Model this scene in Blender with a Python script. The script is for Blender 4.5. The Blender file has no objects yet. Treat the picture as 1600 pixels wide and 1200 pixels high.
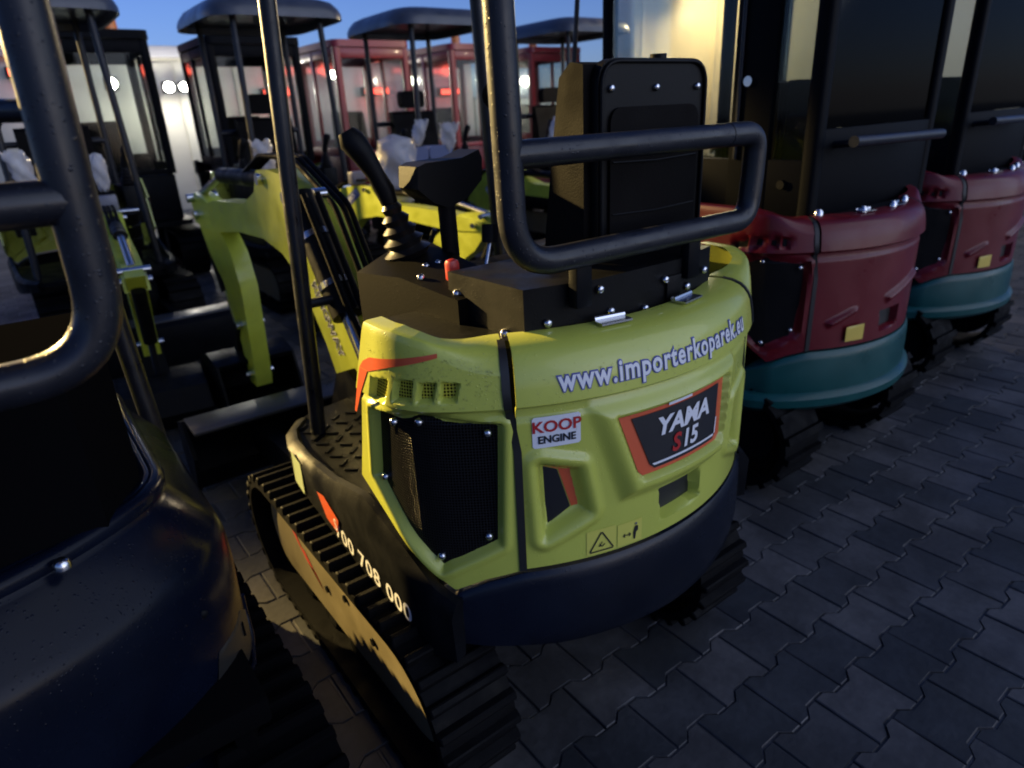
import bpy, bmesh, math, random
import numpy as np
from mathutils import Vector, Matrix

random.seed(7)
rng = np.random.default_rng(11)
scn = bpy.context.scene
COL = scn.collection

# ------------------------------------------------------------------ camera
FPX = 1040.0
def _n(v): return v / np.linalg.norm(v)
_U = _n(-np.array([130.0, 2550.0, FPX]))
_L = np.array([1500.0, -480.0, FPX]); _L = _n(_L - _U * (_L @ _U))
_F = np.cross(_U, _L)
_F = _F if _F[2] > 0 else -_F
_R = np.stack([_L, _F, _U])                      # world = R @ cam (x right, y down, z forward)
cam_d = bpy.data.cameras.new('camera'); cam = bpy.data.objects.new('camera', cam_d); COL.objects.link(cam)
cx, cy, cz = _R @ np.array([1, 0, 0]), _R @ np.array([0, -1, 0]), _R @ np.array([0, 0, -1])
m = Matrix.Identity(4)
for i in range(3):
    m[i][0], m[i][1], m[i][2] = cx[i], cy[i], cz[i]
m[0][3], m[1][3], m[2][3] = -.94, -1.5, 1.45
cam.matrix_world = m
cam_d.sensor_width = 36.0; cam_d.lens = FPX / 1600 * 36
cam_d.clip_start = .03; cam_d.clip_end = 2000
scn.camera = cam
cam_d.dof.use_dof = True; cam_d.dof.focus_distance = 1.25; cam_d.dof.aperture_fstop = 3.4
scn.cycles.filter_width = 1.9

# ------------------------------------------------------------------ dusk sky
SUN_EL, SUN_ROT = 16.0, 165.0                      # degrees; afterglow behind the camera
world = bpy.data.worlds.new('World'); scn.world = world; world.use_nodes = True
wt = world.node_tree; wt.nodes.clear()
wo = wt.nodes.new('ShaderNodeOutputWorld'); bg = wt.nodes.new('ShaderNodeBackground')
sky = wt.nodes.new('ShaderNodeTexSky'); sky.sky_type = 'NISHITA'; sky.sun_disc = False
sky.sun_elevation = math.radians(SUN_EL); sky.sun_rotation = math.radians(SUN_ROT)
sky.air_density = 1.0; sky.dust_density = 0.6; sky.ozone_density = 3.0
hsv = wt.nodes.new('ShaderNodeMixRGB'); hsv.blend_type = 'MULTIPLY'; hsv.inputs[0].default_value = 1
hsv.inputs[2].default_value = (.57, .68, 1.22, 1)
wt.links.new(sky.outputs[0], hsv.inputs[1]); wt.links.new(hsv.outputs[0], bg.inputs[0])
bg.inputs[1].default_value = .10
wt.links.new(bg.outputs[0], wo.inputs[0])
sd = bpy.data.lights.new('sun', 'SUN'); sun = bpy.data.objects.new('sun', sd); COL.objects.link(sun)
sd.energy = 1.0; sd.angle = math.radians(70); sd.color = (.88, .95, 1.0); sd.specular_factor = .35
sun.rotation_euler = (math.radians(66), 0, math.radians(30))   # soft afterglow from behind the camera
scn.view_settings.view_transform = 'Standard'; scn.view_settings.look = 'None'
scn.view_settings.gamma = 1; scn.view_settings.use_curve_mapping = False
scn.view_settings.exposure = 0.0

# ------------------------------------------------------------------ materials
MATS = {}
def mat(name, col, rough=.5, metal=0., coat=0., bump=0., bscale=200., drops=0., vary=0., vscale=8., emit=None, estr=0., spec=.5):
    if name in MATS: return MATS[name]
    mt = bpy.data.materials.new(name); mt.use_nodes = True
    nt = mt.node_tree; b = nt.nodes['Principled BSDF']
    b.inputs['Base Color'].default_value = (*col, 1)
    b.inputs['Roughness'].default_value = rough; b.inputs['Metallic'].default_value = metal
    b.inputs['Coat Weight'].default_value = coat; b.inputs['Coat Roughness'].default_value = .08
    b.inputs['Specular IOR Level'].default_value = spec
    tc = nt.nodes.new('ShaderNodeTexCoord')
    if vary:
        nz = nt.nodes.new('ShaderNodeTexNoise'); nz.inputs['Scale'].default_value = vscale; nz.inputs['Detail'].default_value = 6
        nt.links.new(tc.outputs['Object'], nz.inputs['Vector'])
        mr = nt.nodes.new('ShaderNodeMapRange'); mr.inputs[1].default_value = .3; mr.inputs[2].default_value = .7
        mr.inputs[3].default_value = 1 - vary; mr.inputs[4].default_value = 1 + vary
        mx = nt.nodes.new('ShaderNodeMixRGB'); mx.blend_type = 'MULTIPLY'; mx.inputs[0].default_value = 1
        mx.inputs[1].default_value = (*col, 1)
        nt.links.new(nz.outputs['Fac'], mr.inputs[0]); nt.links.new(mr.outputs[0], mx.inputs[2])
        nt.links.new(mx.outputs[0], b.inputs['Base Color'])
        r2 = nt.nodes.new('ShaderNodeMapRange'); r2.inputs[1].default_value = .3; r2.inputs[2].default_value = .7
        r2.inputs[3].default_value = max(.03, rough * .7); r2.inputs[4].default_value = min(1, rough * 1.3)
        nt.links.new(nz.outputs['Fac'], r2.inputs[0]); nt.links.new(r2.outputs[0], b.inputs['Roughness'])
    prev = None
    if bump:
        n2 = nt.nodes.new('ShaderNodeTexNoise'); n2.inputs['Scale'].default_value = bscale; n2.inputs['Detail'].default_value = 3
        nt.links.new(tc.outputs['Object'], n2.inputs['Vector'])
        bp = nt.nodes.new('ShaderNodeBump'); bp.inputs['Strength'].default_value = bump; bp.inputs['Distance'].default_value = .003
        nt.links.new(n2.outputs['Fac'], bp.inputs['Height']); prev = bp
    if drops:                                     # rain drops standing on the paint
        vo = nt.nodes.new('ShaderNodeTexVoronoi'); vo.inputs['Scale'].default_value = 170; vo.inputs['Randomness'].default_value = 1
        nt.links.new(tc.outputs['Object'], vo.inputs['Vector'])
        sep = nt.nodes.new('ShaderNodeSeparateColor'); nt.links.new(vo.outputs['Color'], sep.inputs[0])
        rad = nt.nodes.new('ShaderNodeMath'); rad.operation = 'MULTIPLY_ADD'; rad.inputs[1].default_value = .55; rad.inputs[2].default_value = -.15
        nt.links.new(sep.outputs[0], rad.inputs[0])
        sub = nt.nodes.new('ShaderNodeMath'); sub.operation = 'SUBTRACT'
        nt.links.new(rad.outputs[0], sub.inputs[0]); nt.links.new(vo.outputs['Distance'], sub.inputs[1])
        cl = nt.nodes.new('ShaderNodeMath'); cl.operation = 'MAXIMUM'; cl.inputs[1].default_value = 0
        nt.links.new(sub.outputs[0], cl.inputs[0])
        bd = nt.nodes.new('ShaderNodeBump'); bd.inputs['Strength'].default_value = drops; bd.inputs['Distance'].default_value = .006
        nt.links.new(cl.outputs[0], bd.inputs['Height'])
        if prev: nt.links.new(prev.outputs[0], bd.inputs['Normal'])
        prev = bd
    if prev: nt.links.new(prev.outputs[0], b.inputs['Normal'])
    if emit:
        b.inputs['Emission Color'].default_value = (*emit, 1); b.inputs['Emission Strength'].default_value = estr
    MATS[name] = mt
    return mt

yellow = mat('lime_yellow_paint', (.47, .51, .080), .32, coat=.4, drops=.35, bump=.05, bscale=60, vary=.06, vscale=5)
yellow2 = mat('boom_yellow_paint', (.52, .59, .055), .4, coat=.3, bump=.05, bscale=80, vary=.12, vscale=9)
cabblk = mat('cab_black_paint', (.003, .0035, .005), .55, spec=.06, drops=.3)
glowred = mat('glow_lit_red_paint', (.26, .012, .016), .4, coat=.2)  # red made brighter in colour to carry the red lamps' glow
black = mat('black_paint', (.0045, .005, .0065), .45, coat=.0, spec=.07, drops=.3, vary=.2, vscale=12, bump=.05, bscale=90)
blackm = mat('black_sheet_metal', (.005, .005, .0052), .48, spec=.12, drops=.25, vary=.25, vscale=14, bump=.08, bscale=140)
navy = mat('dark_navy_paint', (.002, .0032, .0075), .45, coat=0, spec=.06, drops=.3, vary=.15)
tube_m = mat('black_tube_paint', (.009, .010, .015), .38, coat=.05, spec=.4, drops=.5, vary=.2, vscale=20)
rubber = mat('track_rubber', (.003, .003, .0035), .65, spec=.08, bump=.25, bscale=160, vary=.35, vscale=18)
wetnavy = mat('wet_navy_cover', (.0022, .004, .011), .24, spec=.13, drops=.35, bump=.06, bscale=40, vary=.2)
plastic = mat('black_plastic', (.0045, .0045, .005), .48, spec=.14, bump=.1, bscale=300)
vinyl = mat('black_vinyl', (.006, .0052, .005), .6, spec=.05, bump=.2, bscale=260, vary=.15)
bootm = mat('rubber_boot', (.009, .008, .0075), .38, spec=.4, bump=.1, bscale=220)
chrome = mat('wet_zinc_steel', (.62, .63, .66), .22, metal=1)
steel = mat('steel_rod', (.5, .5, .52), .25, metal=1)
redp = mat('red_paint', (.115, .005, .010), .38, coat=.15, spec=.25, drops=.35, vary=.08)
tealp = mat('teal_paint', (.004, .062, .060), .38, coat=.12, spec=.3, drops=.3, vary=.12)
whitest = mat('white_vinyl_print', (.72, .73, .76), .35)
orange = mat('orange_print', (.62, .10, .035), .35, coat=.3)
redpr = mat('red_print', (.42, .02, .02), .35)
blackpr = mat('black_print', (.012, .012, .015), .28, coat=.3)
bluepr = mat('blue_print', (.05, .07, .28), .35)
seal = mat('seam_rubber_and_hole_shade', (.012, .012, .012), .5)
beige = mat('track_frame_paint', (.19, .16, .095), .5, spec=.3, bump=.1, bscale=70, vary=.15, vscale=7)
amber = mat('amber_lens', (.75, .22, .03), .25, coat=.4)
ystk = mat('yellow_sticker', (.62, .46, .08), .4)
gstk = mat('pale_green_sticker', (.42, .50, .30), .4)
bagm = mat('plastic_film', (.62, .60, .62), .22, bump=.5, bscale=28, coat=.4)
_b = bagm.node_tree; _o = [n for n in _b.nodes if n.type == 'OUTPUT_MATERIAL'][0]; _m = _b.nodes.new('ShaderNodeMixShader'); _t = _b.nodes.new('ShaderNodeBsdfTransparent')
_m.inputs[0].default_value = .38; _b.links.new(_b.nodes['Principled BSDF'].outputs[0], _m.inputs[1]); _b.links.new(_t.outputs[0], _m.inputs[2]); _b.links.new(_m.outputs[0], _o.inputs[0])
roofm = mat('canopy_roof_paint', (.045, .05, .065), .4, coat=.2, vary=.15)
wallm = mat('white_sheet_wall', (.42, .41, .36), .55, vary=.06, vscale=2, bump=.05, bscale=20)
creamm = mat('cream_truck_paint', (.70, .58, .36), .4, vary=.05, vscale=2)
redkey = mat('red_plastic', (.55, .04, .03), .35)
concrete = mat('grey_weathered_steel', (.03, .03, .034), .38, vary=.3, vscale=9, bump=.2, bscale=60)
lampm = mat('lit_floodlight_glass', (1, 1, 1), .3, emit=(1, .93, .78), estr=60)
lampw = mat('lit_warm_glass', (1, 1, 1), .3, emit=(1, .80, .45), estr=40)
redlit = mat('lit_red_lens', (.6, .03, .02), .3, emit=(1, .10, .06), estr=3.5)

def mesh_mat():                                   # perforated plate: fine round holes
    mt = bpy.data.materials.new('perforated_black_plate'); mt.use_nodes = True
    nt = mt.node_tree; b = nt.nodes['Principled BSDF']
    tc = nt.nodes.new('ShaderNodeTexCoord')
    uv = tc.outputs['UV']
    vo = nt.nodes.new('ShaderNodeTexVoronoi'); vo.voronoi_dimensions = '2D'; vo.inputs['Scale'].default_value = 1; vo.inputs['Randomness'].default_value = 0
    nt.links.new(uv, vo.inputs['Vector'])
    mr = nt.nodes.new('ShaderNodeMapRange'); mr.inputs[1].default_value = .30; mr.inputs[2].default_value = .38
    nt.links.new(vo.outputs['Distance'], mr.inputs[0])
    cr = nt.nodes.new('ShaderNodeMixRGB'); cr.inputs[1].default_value = (.002, .002, .002, 1); cr.inputs[2].default_value = (.011, .011, .012, 1)
    nt.links.new(mr.outputs[0], cr.inputs[0]); nt.links.new(cr.outputs[0], b.inputs['Base Color'])
    sp = nt.nodes.new('ShaderNodeMath'); sp.operation = 'MULTIPLY'; sp.inputs[1].default_value = .12
    nt.links.new(mr.outputs[0], sp.inputs[0]); nt.links.new(sp.outputs[0], b.inputs['Specular IOR Level'])
    bp = nt.nodes.new('ShaderNodeBump'); bp.inputs['Strength'].default_value = .8; bp.inputs['Distance'].default_value = .004
    nt.links.new(mr.outputs[0], bp.inputs['Height'])
    nz = nt.nodes.new('ShaderNodeTexNoise'); nz.inputs['Scale'].default_value = 9
    nt.links.new(tc.outputs['Object'], nz.inputs['Vector'])
    b2 = nt.nodes.new('ShaderNodeBump'); b2.inputs['Strength'].default_value = .35; b2.inputs['Distance'].default_value = .02
    nt.links.new(nz.outputs['Fac'], b2.inputs['Height']); nt.links.new(bp.outputs[0], b2.inputs['Normal'])
    nt.links.new(b2.outputs[0], b.inputs['Normal'])
    b.inputs['Roughness'].default_value = .28
    return mt
perf = mesh_mat()
def perf_yellow_mat():
    mt = perf.copy(); mt.name = 'perforated_yellow_plate'
    for n in mt.node_tree.nodes:
        if n.bl_idname == 'ShaderNodeMixRGB': n.inputs[2].default_value = (.5, .47, .05, 1)
    return mt
perfy = perf_yellow_mat()

def glass_mat(name, tint, mixf=.75):
    mt = bpy.data.materials.new(name); mt.use_nodes = True
    nt = mt.node_tree; nt.nodes.clear()
    o = nt.nodes.new('ShaderNodeOutputMaterial'); mx = nt.nodes.new('ShaderNodeMixShader')
    tr = nt.nodes.new('ShaderNodeBsdfTransparent'); tr.inputs[0].default_value = (*tint, 1)
    gl = nt.nodes.new('ShaderNodeBsdfGlossy'); gl.inputs['Roughness'].default_value = .06
    lw = nt.nodes.new('ShaderNodeFresnel'); lw.inputs[0].default_value = 1.5
    lm = nt.nodes.new('ShaderNodeMath'); lm.operation = 'MULTIPLY'; lm.inputs[1].default_value = mixf
    nt.links.new(lw.outputs[0], lm.inputs[0]); nt.links.new(lm.outputs[0], mx.inputs[0]); nt.links.new(tr.outputs[0], mx.inputs[1]); nt.links.new(gl.outputs[0], mx.inputs[2])
    nt.links.new(mx.outputs[0], o.inputs[0])
    return mt
glass = glass_mat('cab_glass', (.90, .92, .90), .28)
glassd = glass_mat('tinted_cab_glass', (.03, .035, .045), .25)

def paver_mat():
    mt = bpy.data.materials.new('wet_concrete_paver'); mt.use_nodes = True
    nt = mt.node_tree; b = nt.nodes['Principled BSDF']
    tc = nt.nodes.new('ShaderNodeTexCoord'); oi = nt.nodes.new('ShaderNodeObjectInfo')
    geo = nt.nodes.new('ShaderNodeNewGeometry')
    nz = nt.nodes.new('ShaderNodeTexNoise'); nz.inputs['Scale'].default_value = 45; nz.inputs['Detail'].default_value = 8
    nt.links.new(geo.outputs['Position'], nz.inputs['Vector'])
    n3 = nt.nodes.new('ShaderNodeTexNoise'); n3.inputs['Scale'].default_value = 1.7; n3.inputs['Detail'].default_value = 4
    nt.links.new(geo.outputs['Position'], n3.inputs['Vector'])
    isl = nt.nodes.new('ShaderNodeMath'); isl.operation = 'ADD'
    nt.links.new(oi.outputs['Random'], isl.inputs[0]); nt.links.new(geo.outputs['Random Per Island'], isl.inputs[1])
    fr = nt.nodes.new('ShaderNodeMath'); fr.operation = 'FRACT'; nt.links.new(isl.outputs[0], fr.inputs[0])
    cr = nt.nodes.new('ShaderNodeValToRGB')
    cr.color_ramp.elements[0].color = (.030, .033, .037, 1); cr.color_ramp.elements[1].color = (.092, .086, .085, 1)
    nt.links.new(fr.outputs[0], cr.inputs[0])
    mr = nt.nodes.new('ShaderNodeMapRange'); mr.inputs[3].default_value = .7; mr.inputs[4].default_value = 1.3
    nt.links.new(nz.outputs['Fac'], mr.inputs[0])
    mx = nt.nodes.new('ShaderNodeMixRGB'); mx.blend_type = 'MULTIPLY'; mx.inputs[0].default_value = 1
    nt.links.new(cr.outputs[0], mx.inputs[1]); nt.links.new(mr.outputs[0], mx.inputs[2])
    n4 = nt.nodes.new('ShaderNodeTexNoise'); n4.inputs['Scale'].default_value = 3.1; n4.inputs['Detail'].default_value = 7; n4.inputs['Roughness'].default_value = .65
    nt.links.new(geo.outputs['Position'], n4.inputs['Vector'])
    m4 = nt.nodes.new('ShaderNodeMapRange'); m4.inputs[1].default_value = .42; m4.inputs[2].default_value = .62; m4.inputs[3].default_value = .55; m4.inputs[4].default_value = 1.15
    nt.links.new(n4.outputs['Fac'], m4.inputs[0])
    m5 = nt.nodes.new('ShaderNodeMixRGB'); m5.blend_type = 'MULTIPLY'; m5.inputs[0].default_value = 1
    nt.links.new(mx.outputs[0], m5.inputs[1]); nt.links.new(m4.outputs[0], m5.inputs[2]); nt.links.new(m5.outputs[0], b.inputs['Base Color'])
    r2 = nt.nodes.new('ShaderNodeMapRange'); r2.inputs[1].default_value = .35; r2.inputs[2].default_value = .65; r2.inputs[3].default_value = .5; r2.inputs[4].default_value = .75
    nt.links.new(n3.outputs['Fac'], r2.inputs[0]); nt.links.new(r2.outputs[0], b.inputs['Roughness'])
    bp = nt.nodes.new('ShaderNodeBump'); bp.inputs['Strength'].default_value = .35; bp.inputs['Distance'].default_value = .004
    nt.links.new(nz.outputs['Fac'], bp.inputs['Height']); nt.links.new(bp.outputs[0], b.inputs['Normal'])
    return mt
paverm = paver_mat()
jointm = mat('wet_joint_sand', (.035, .033, .031), .7, bump=.4, bscale=120)
yardm = mat('wet_yard_surface', (.06, .06, .065), .45, bump=.3, bscale=30, vary=.3, vscale=2)

# ------------------------------------------------------------------ object helpers
XF = Matrix.Identity(4)
def setxf(m):
    global XF; XF = m
OFF = Vector((0, 0, 0))                           # builders work in yard coordinates; parts are stored relative to OFF
def setoff(v):
    global OFF; OFF = Vector(v)
def tag(o, label=None, cat=None, group=None, kind=None):
    if label: o['label'] = label
    if cat: o['category'] = cat
    if group: o['group'] = group
    if kind: o['kind'] = kind
    return o
def thing(name, label, cat, loc, group=None, rz=0):
    o = bpy.data.objects.new(name, None); COL.objects.link(o); o.location = loc; o.rotation_euler = (0, 0, rz)
    o.empty_display_size = .1
    return tag(o, label, cat, group)
def link(name, me, parent):
    o = bpy.data.objects.new(name, me); COL.objects.link(o)
    if parent is not None: o.parent = parent
    return o
def from_bm(name, bm, mt, parent, smooth=False, bevel=0, seg=2, sub=True):
    if bevel:
        bmesh.ops.bevel(bm, geom=[e for e in bm.edges if len(e.link_faces) == 2 and e.calc_face_angle(0) > .5], offset=bevel, segments=seg, affect='EDGES', profile=.5, clamp_overlap=True)
    bmesh.ops.recalc_face_normals(bm, faces=bm.faces)
    if sub:
        for v in bm.verts: v.co = XF @ v.co - OFF
    me = bpy.data.meshes.new(name); bm.to_mesh(me); bm.free()
    if isinstance(mt, (list, tuple)):
        for q in mt: me.materials.append(q)
    else: me.materials.append(mt)
    if smooth:
        me.shade_smooth()
        me.set_sharp_from_angle(angle=math.radians(smooth if smooth > 1 else 35))
    return link(name, me, parent)
def M(name, verts, faces, mt, parent, smooth=False, bevel=0, seg=2):
    bm = bmesh.new(); vs = [bm.verts.new(v) for v in verts]
    for f in faces:
        try: bm.faces.new([vs[i] for i in f])
        except ValueError: pass
    return from_bm(name, bm, mt, parent, smooth, bevel, seg)
def bx(bm, lo, hi, rot=None, piv=None):
    lo, hi = Vector(lo), Vector(hi); c = (lo + hi) / 2; s = hi - lo
    r = bmesh.ops.create_cube(bm, size=1)
    for v in r['verts']:
        v.co = Vector((v.co.x * s.x, v.co.y * s.y, v.co.z * s.z))
        if rot is not None: v.co = rot @ v.co
        v.co += c
    return r['verts']
def box(name, lo, hi, mt, parent, bevel=.004, rot=None, smooth=40):
    bm = bmesh.new(); bx(bm, lo, hi, rot); return from_bm(name, bm, mt, parent, smooth, bevel)
def prism(name, poly, axis, a, b, mt, parent, bevel=.004, smooth=40):
    """polygon in the plane normal to axis ('x': (y,z), 'y': (x,z), 'z': (x,y)), extruded from a to b"""
    bm = bmesh.new(); add_prism(bm, poly, axis, a, b); return from_bm(name, bm, mt, parent, smooth, bevel)
def add_prism(bm, poly, axis, a, b):
    def P(p, t): return {'x': (t, p[0], p[1]), 'y': (p[0], t, p[1]), 'z': (p[0], p[1], t)}[axis]
    A = [bm.verts.new(P(p, a)) for p in poly]; B = [bm.verts.new(P(p, b)) for p in poly]; n = len(poly)
    bm.faces.new(A); bm.faces.new(B[::-1])
    for i in range(n): bm.faces.new([A[i], B[i], B[(i + 1) % n], A[(i + 1) % n]])
def fillet(pts, r, n=7, closed=False):
    pts = [Vector(p) for p in pts]; out = []
    N = len(pts)
    for i, p in enumerate(pts):
        if not closed and (i == 0 or i == N - 1): out.append(p); continue
        a, b = pts[i - 1] - p, pts[(i + 1) % N] - p
        la, lb = a.length, b.length; a.normalize(); b.normalize()
        ang = a.angle(b)
        if ang > 3.1: out.append(p); continue
        d = min(r / math.tan(ang / 2), la * .49, lb * .49)
        p0, p1 = p + a * d, p + b * d
        for k in range(n + 1):
            t = k / n; out.append((1 - t) ** 2 * p0 + 2 * t * (1 - t) * p + t * t * p1)
    return out
def add_tube(bm, pts, r, n=14, caps=True):
    pts = [Vector(p) for p in pts]; rings = []
    rr = r if isinstance(r, (list, tuple)) else [r] * len(pts)
    t0 = (pts[1] - pts[0]).normalized(); up = Vector((0, 0, 1)) if abs(t0.z) < .9 else Vector((1, 0, 0))
    x = t0.cross(up).normalized()
    for i, p in enumerate(pts):
        if i == 0: t = t0
        elif i == len(pts) - 1: t = (pts[-1] - pts[-2]).normalized()
        else: t = ((pts[i + 1] - p).normalized() + (p - pts[i - 1]).normalized()).normalized()
        x = (x - t * x.dot(t)).normalized(); y = t.cross(x)
        rings.append([bm.verts.new(p + (x * math.cos(a) + y * math.sin(a)) * rr[i]) for a in [2 * math.pi * k / n for k in range(n)]])
    for i in range(len(rings) - 1):
        for k in range(n): bm.faces.new([rings[i][k], rings[i][(k + 1) % n], rings[i + 1][(k + 1) % n], rings[i + 1][k]])
    if caps: bm.faces.new(rings[0][::-1]); bm.faces.new(rings[-1])
def tube(name, pts, r, mt, parent, fr=0, n=14, smooth=50):
    bm = bmesh.new(); add_tube(bm, fillet(pts, fr) if fr else pts, r, n); return from_bm(name, bm, mt, parent, smooth)
def bolt(parent, p, nrm, r=.008, h=.007, name='bolt', mt=None):
    nrm = Vector(nrm).normalized(); p = Vector(p)
    return tube(name, [p - nrm * .002, p + nrm * h * .6, p + nrm * h], [r, r, r * .55], mt or chrome, parent, n=8)
def glyphs(txt, size, shear=0, bold=0., sx=1., spacing=1.):
    """flat outline letters as (verts, faces), centred on x, baseline at 0"""
    cu = bpy.data.curves.new('lettering', 'FONT'); cu.body = txt; cu.size = size; cu.shear = shear; cu.offset = bold
    cu.space_character = spacing; cu.resolution_u = 3; cu.align_x = 'CENTER'
    o = bpy.data.objects.new('lettering', cu); COL.objects.link(o)
    dg = bpy.context.evaluated_depsgraph_get(); dg.update()
    me = bpy.data.meshes.new_from_object(o.evaluated_get(dg))
    bm = bmesh.new(); bm.from_mesh(me)
    bmesh.ops.triangulate(bm, faces=bm.faces)
    long_e = [e for e in bm.edges if e.calc_length() > size * .45]
    if long_e: bmesh.ops.subdivide_edges(bm, edges=long_e, cuts=1)
    vs = [(v.co.x * sx, v.co.y) for v in bm.verts]; bm.verts.index_update()
    fs = [[v.index for v in f.verts] for f in bm.faces]
    bm.free(); bpy.data.objects.remove(o); bpy.data.meshes.remove(me); bpy.data.curves.remove(cu)
    return vs, fs
def lettering(txt, place, mt, parent, size, name='lettering', **kw):
    vs, fs = glyphs(txt, size, **kw)
    return M(name, [place(u, v) for u, v in vs], fs, mt, parent)
def plane_place(o, ux, uy, off=.0015):
    o, ux, uy = Vector(o), Vector(ux).normalized(), Vector(uy).normalized(); nn = ux.cross(uy).normalized()
    return lambda u, v: o + ux * u + uy * v + nn * off

# ------------------------------------------------------------------ curved engine house surface
RR = .70; PH = math.radians(41); RC = .17
S_A = RR * PH; S_B = S_A + RC * (math.pi / 2 - PH)
def setradius(r):
    global RR, S_A, S_B
    RR = r; S_A = RR * PH; S_B = S_A + RC * (math.pi / 2 - PH)
def surf(s, out=0., c=(.07, 0.)):
    """plan curve of the house: s = arc length from the rear middle (negative to the left); out = offset outwards"""
    sg = -1 if s < 0 else 1; a = abs(s)
    rr = RR; px, py = rr * math.sin(PH), -rr * math.cos(PH)
    cx_, cy_ = px - RC * math.sin(PH), py + RC * math.cos(PH)
    if a <= S_A:
        ph = a / rr; x, y, nx, ny = rr * math.sin(ph), -rr * math.cos(ph), math.sin(ph), -math.cos(ph)
    elif a <= S_B:
        ph = PH + (a - S_A) / RC; nx, ny = math.sin(ph), -math.cos(ph); x, y = cx_ + RC * nx, cy_ + RC * ny
    else:
        x, y, nx, ny = cx_ + RC, cy_ + (a - S_B), 1., 0.
    return c[0] + sg * (x + nx * out), c[1] + y + ny * out, sg * nx, ny
def on(s, z, out=0., c=(.07, 0.)):
    x, y, _, _ = surf(s, out, c=c); return (x, y, z)
def sdf(poly, P):
    """signed distance (negative inside), P = (n,2)"""
    poly = np.array(poly, float); n = len(poly); d = np.full(len(P), 1e9); inside = np.zeros(len(P), bool)
    for i in range(n):
        a, b = poly[i], poly[(i + 1) % n]; e = b - a; w = P - a
        t = np.clip((w @ e) / (e @ e), 0, 1); q = w - t[:, None] * e
        d = np.minimum(d, (q ** 2).sum(1))
        c1 = (P[:, 1] >= a[1]) != (P[:, 1] >= b[1])
        xx = a[0] + (P[:, 1] - a[1]) / ((b[1] - a[1]) if b[1] != a[1] else 1e-9) * e[0]
        inside ^= c1 & (P[:, 0] < xx)
    d = np.sqrt(d); return np.where(inside, -d, d)
def ramp(d, lo, hi):
    t = np.clip((d - lo) / (hi - lo), 0, 1); return t * t * (3 - 2 * t)
def shell(name, rows, mt, parent, thick=.01, c=(.07, 0.), smooth=40, hole=None):
    """rows: list of rows of (s, z, out); builds a closed thin shell"""
    nr, nc = len(rows), len(rows[0]); V = []; F = []
    for off in (0, -thick):
        for r in rows:
            for s, z, o in r:
                x, y, _, _ = surf(s, o + off, c=c); V.append((x, y, z))
    idx = lambda k, i, j: k * nr * nc + i * nc + j
    for i in range(nr - 1):
        for j in range(nc - 1):
            F.append((idx(0, i, j), idx(0, i, j + 1), idx(0, i + 1, j + 1), idx(0, i + 1, j)))
            F.append((idx(1, i, j), idx(1, i + 1, j), idx(1, i + 1, j + 1), idx(1, i, j + 1)))
    for i in range(nr - 1):
        for j in (0, nc - 1): F.append((idx(0, i, j), idx(0, i + 1, j), idx(1, i + 1, j), idx(1, i, j)))
    for j in range(nc - 1):
        for i in (0, nr - 1): F.append((idx(0, i, j), idx(1, i, j), idx(1, i, j + 1), idx(0, i, j + 1)))
    me = bpy.data.meshes.new(name)
    me.from_pydata([tuple(XF @ Vector(v) - OFF) for v in V], [], F); me.materials.append(mt)
    bm = bmesh.new(); bm.from_mesh(me); bmesh.ops.recalc_face_normals(bm, faces=bm.faces); bm.to_mesh(me); bm.free()
    me.shade_smooth(); me.set_sharp_from_angle(angle=math.radians(smooth))
    return link(name, me, parent)
def patch(name, poly, out, mt, parent, c=(.07, 0.), n=10, thick=0, uvscale=None):
    """flat print / plate following the house surface: poly in (s,z); filled by strips between its left and right chains"""
    poly = [(p[0], round(p[1], 5)) for p in poly]; zs = sorted(set(p[1] for p in poly)); z0, z1 = zs[0], zs[-1]
    lev = sorted(set(zs + [z0 + (z1 - z0) * k / n for k in range(n + 1)]))
    def span(z):
        xs = []
        for i in range(len(poly)):
            a, b = poly[i], poly[(i + 1) % len(poly)]
            if min(a[1], b[1]) <= z <= max(a[1], b[1]):
                if abs(a[1] - b[1]) < 1e-9: xs += [a[0], b[0]]
                else: xs.append(a[0] + (z - a[1]) / (b[1] - a[1]) * (b[0] - a[0]))
        return min(xs), max(xs)
    V, F, UV = [], [], []
    for z in lev:
        zz = min(max(z, z0), z1); a, b = span(zz)
        for k in range(n + 1):
            s = a + (b - a) * k / n
            o = out(s, z) if callable(out) else out
            V.append(on(s, z, o, c)); UV.append((s, z))
    nl = len(lev)
    for i in range(nl - 1):
        for k in range(n): F.append((i * (n + 1) + k, i * (n + 1) + k + 1, (i + 1) * (n + 1) + k + 1, (i + 1) * (n + 1) + k))
    me = bpy.data.meshes.new(name); me.from_pydata([tuple(XF @ Vector(v) - OFF) for v in V], [], F); me.materials.append(mt)
    if uvscale:
        uvl = me.uv_layers.new(name='UVMap')
        for lp in me.loops:
            s, z = UV[lp.vertex_index]; uvl.data[lp.index].uv = (s * uvscale + (.5 if int(math.floor(z * uvscale)) % 2 else 0) * 0, z * uvscale)
    me.shade_smooth()
    return link(name, me, parent)

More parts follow.
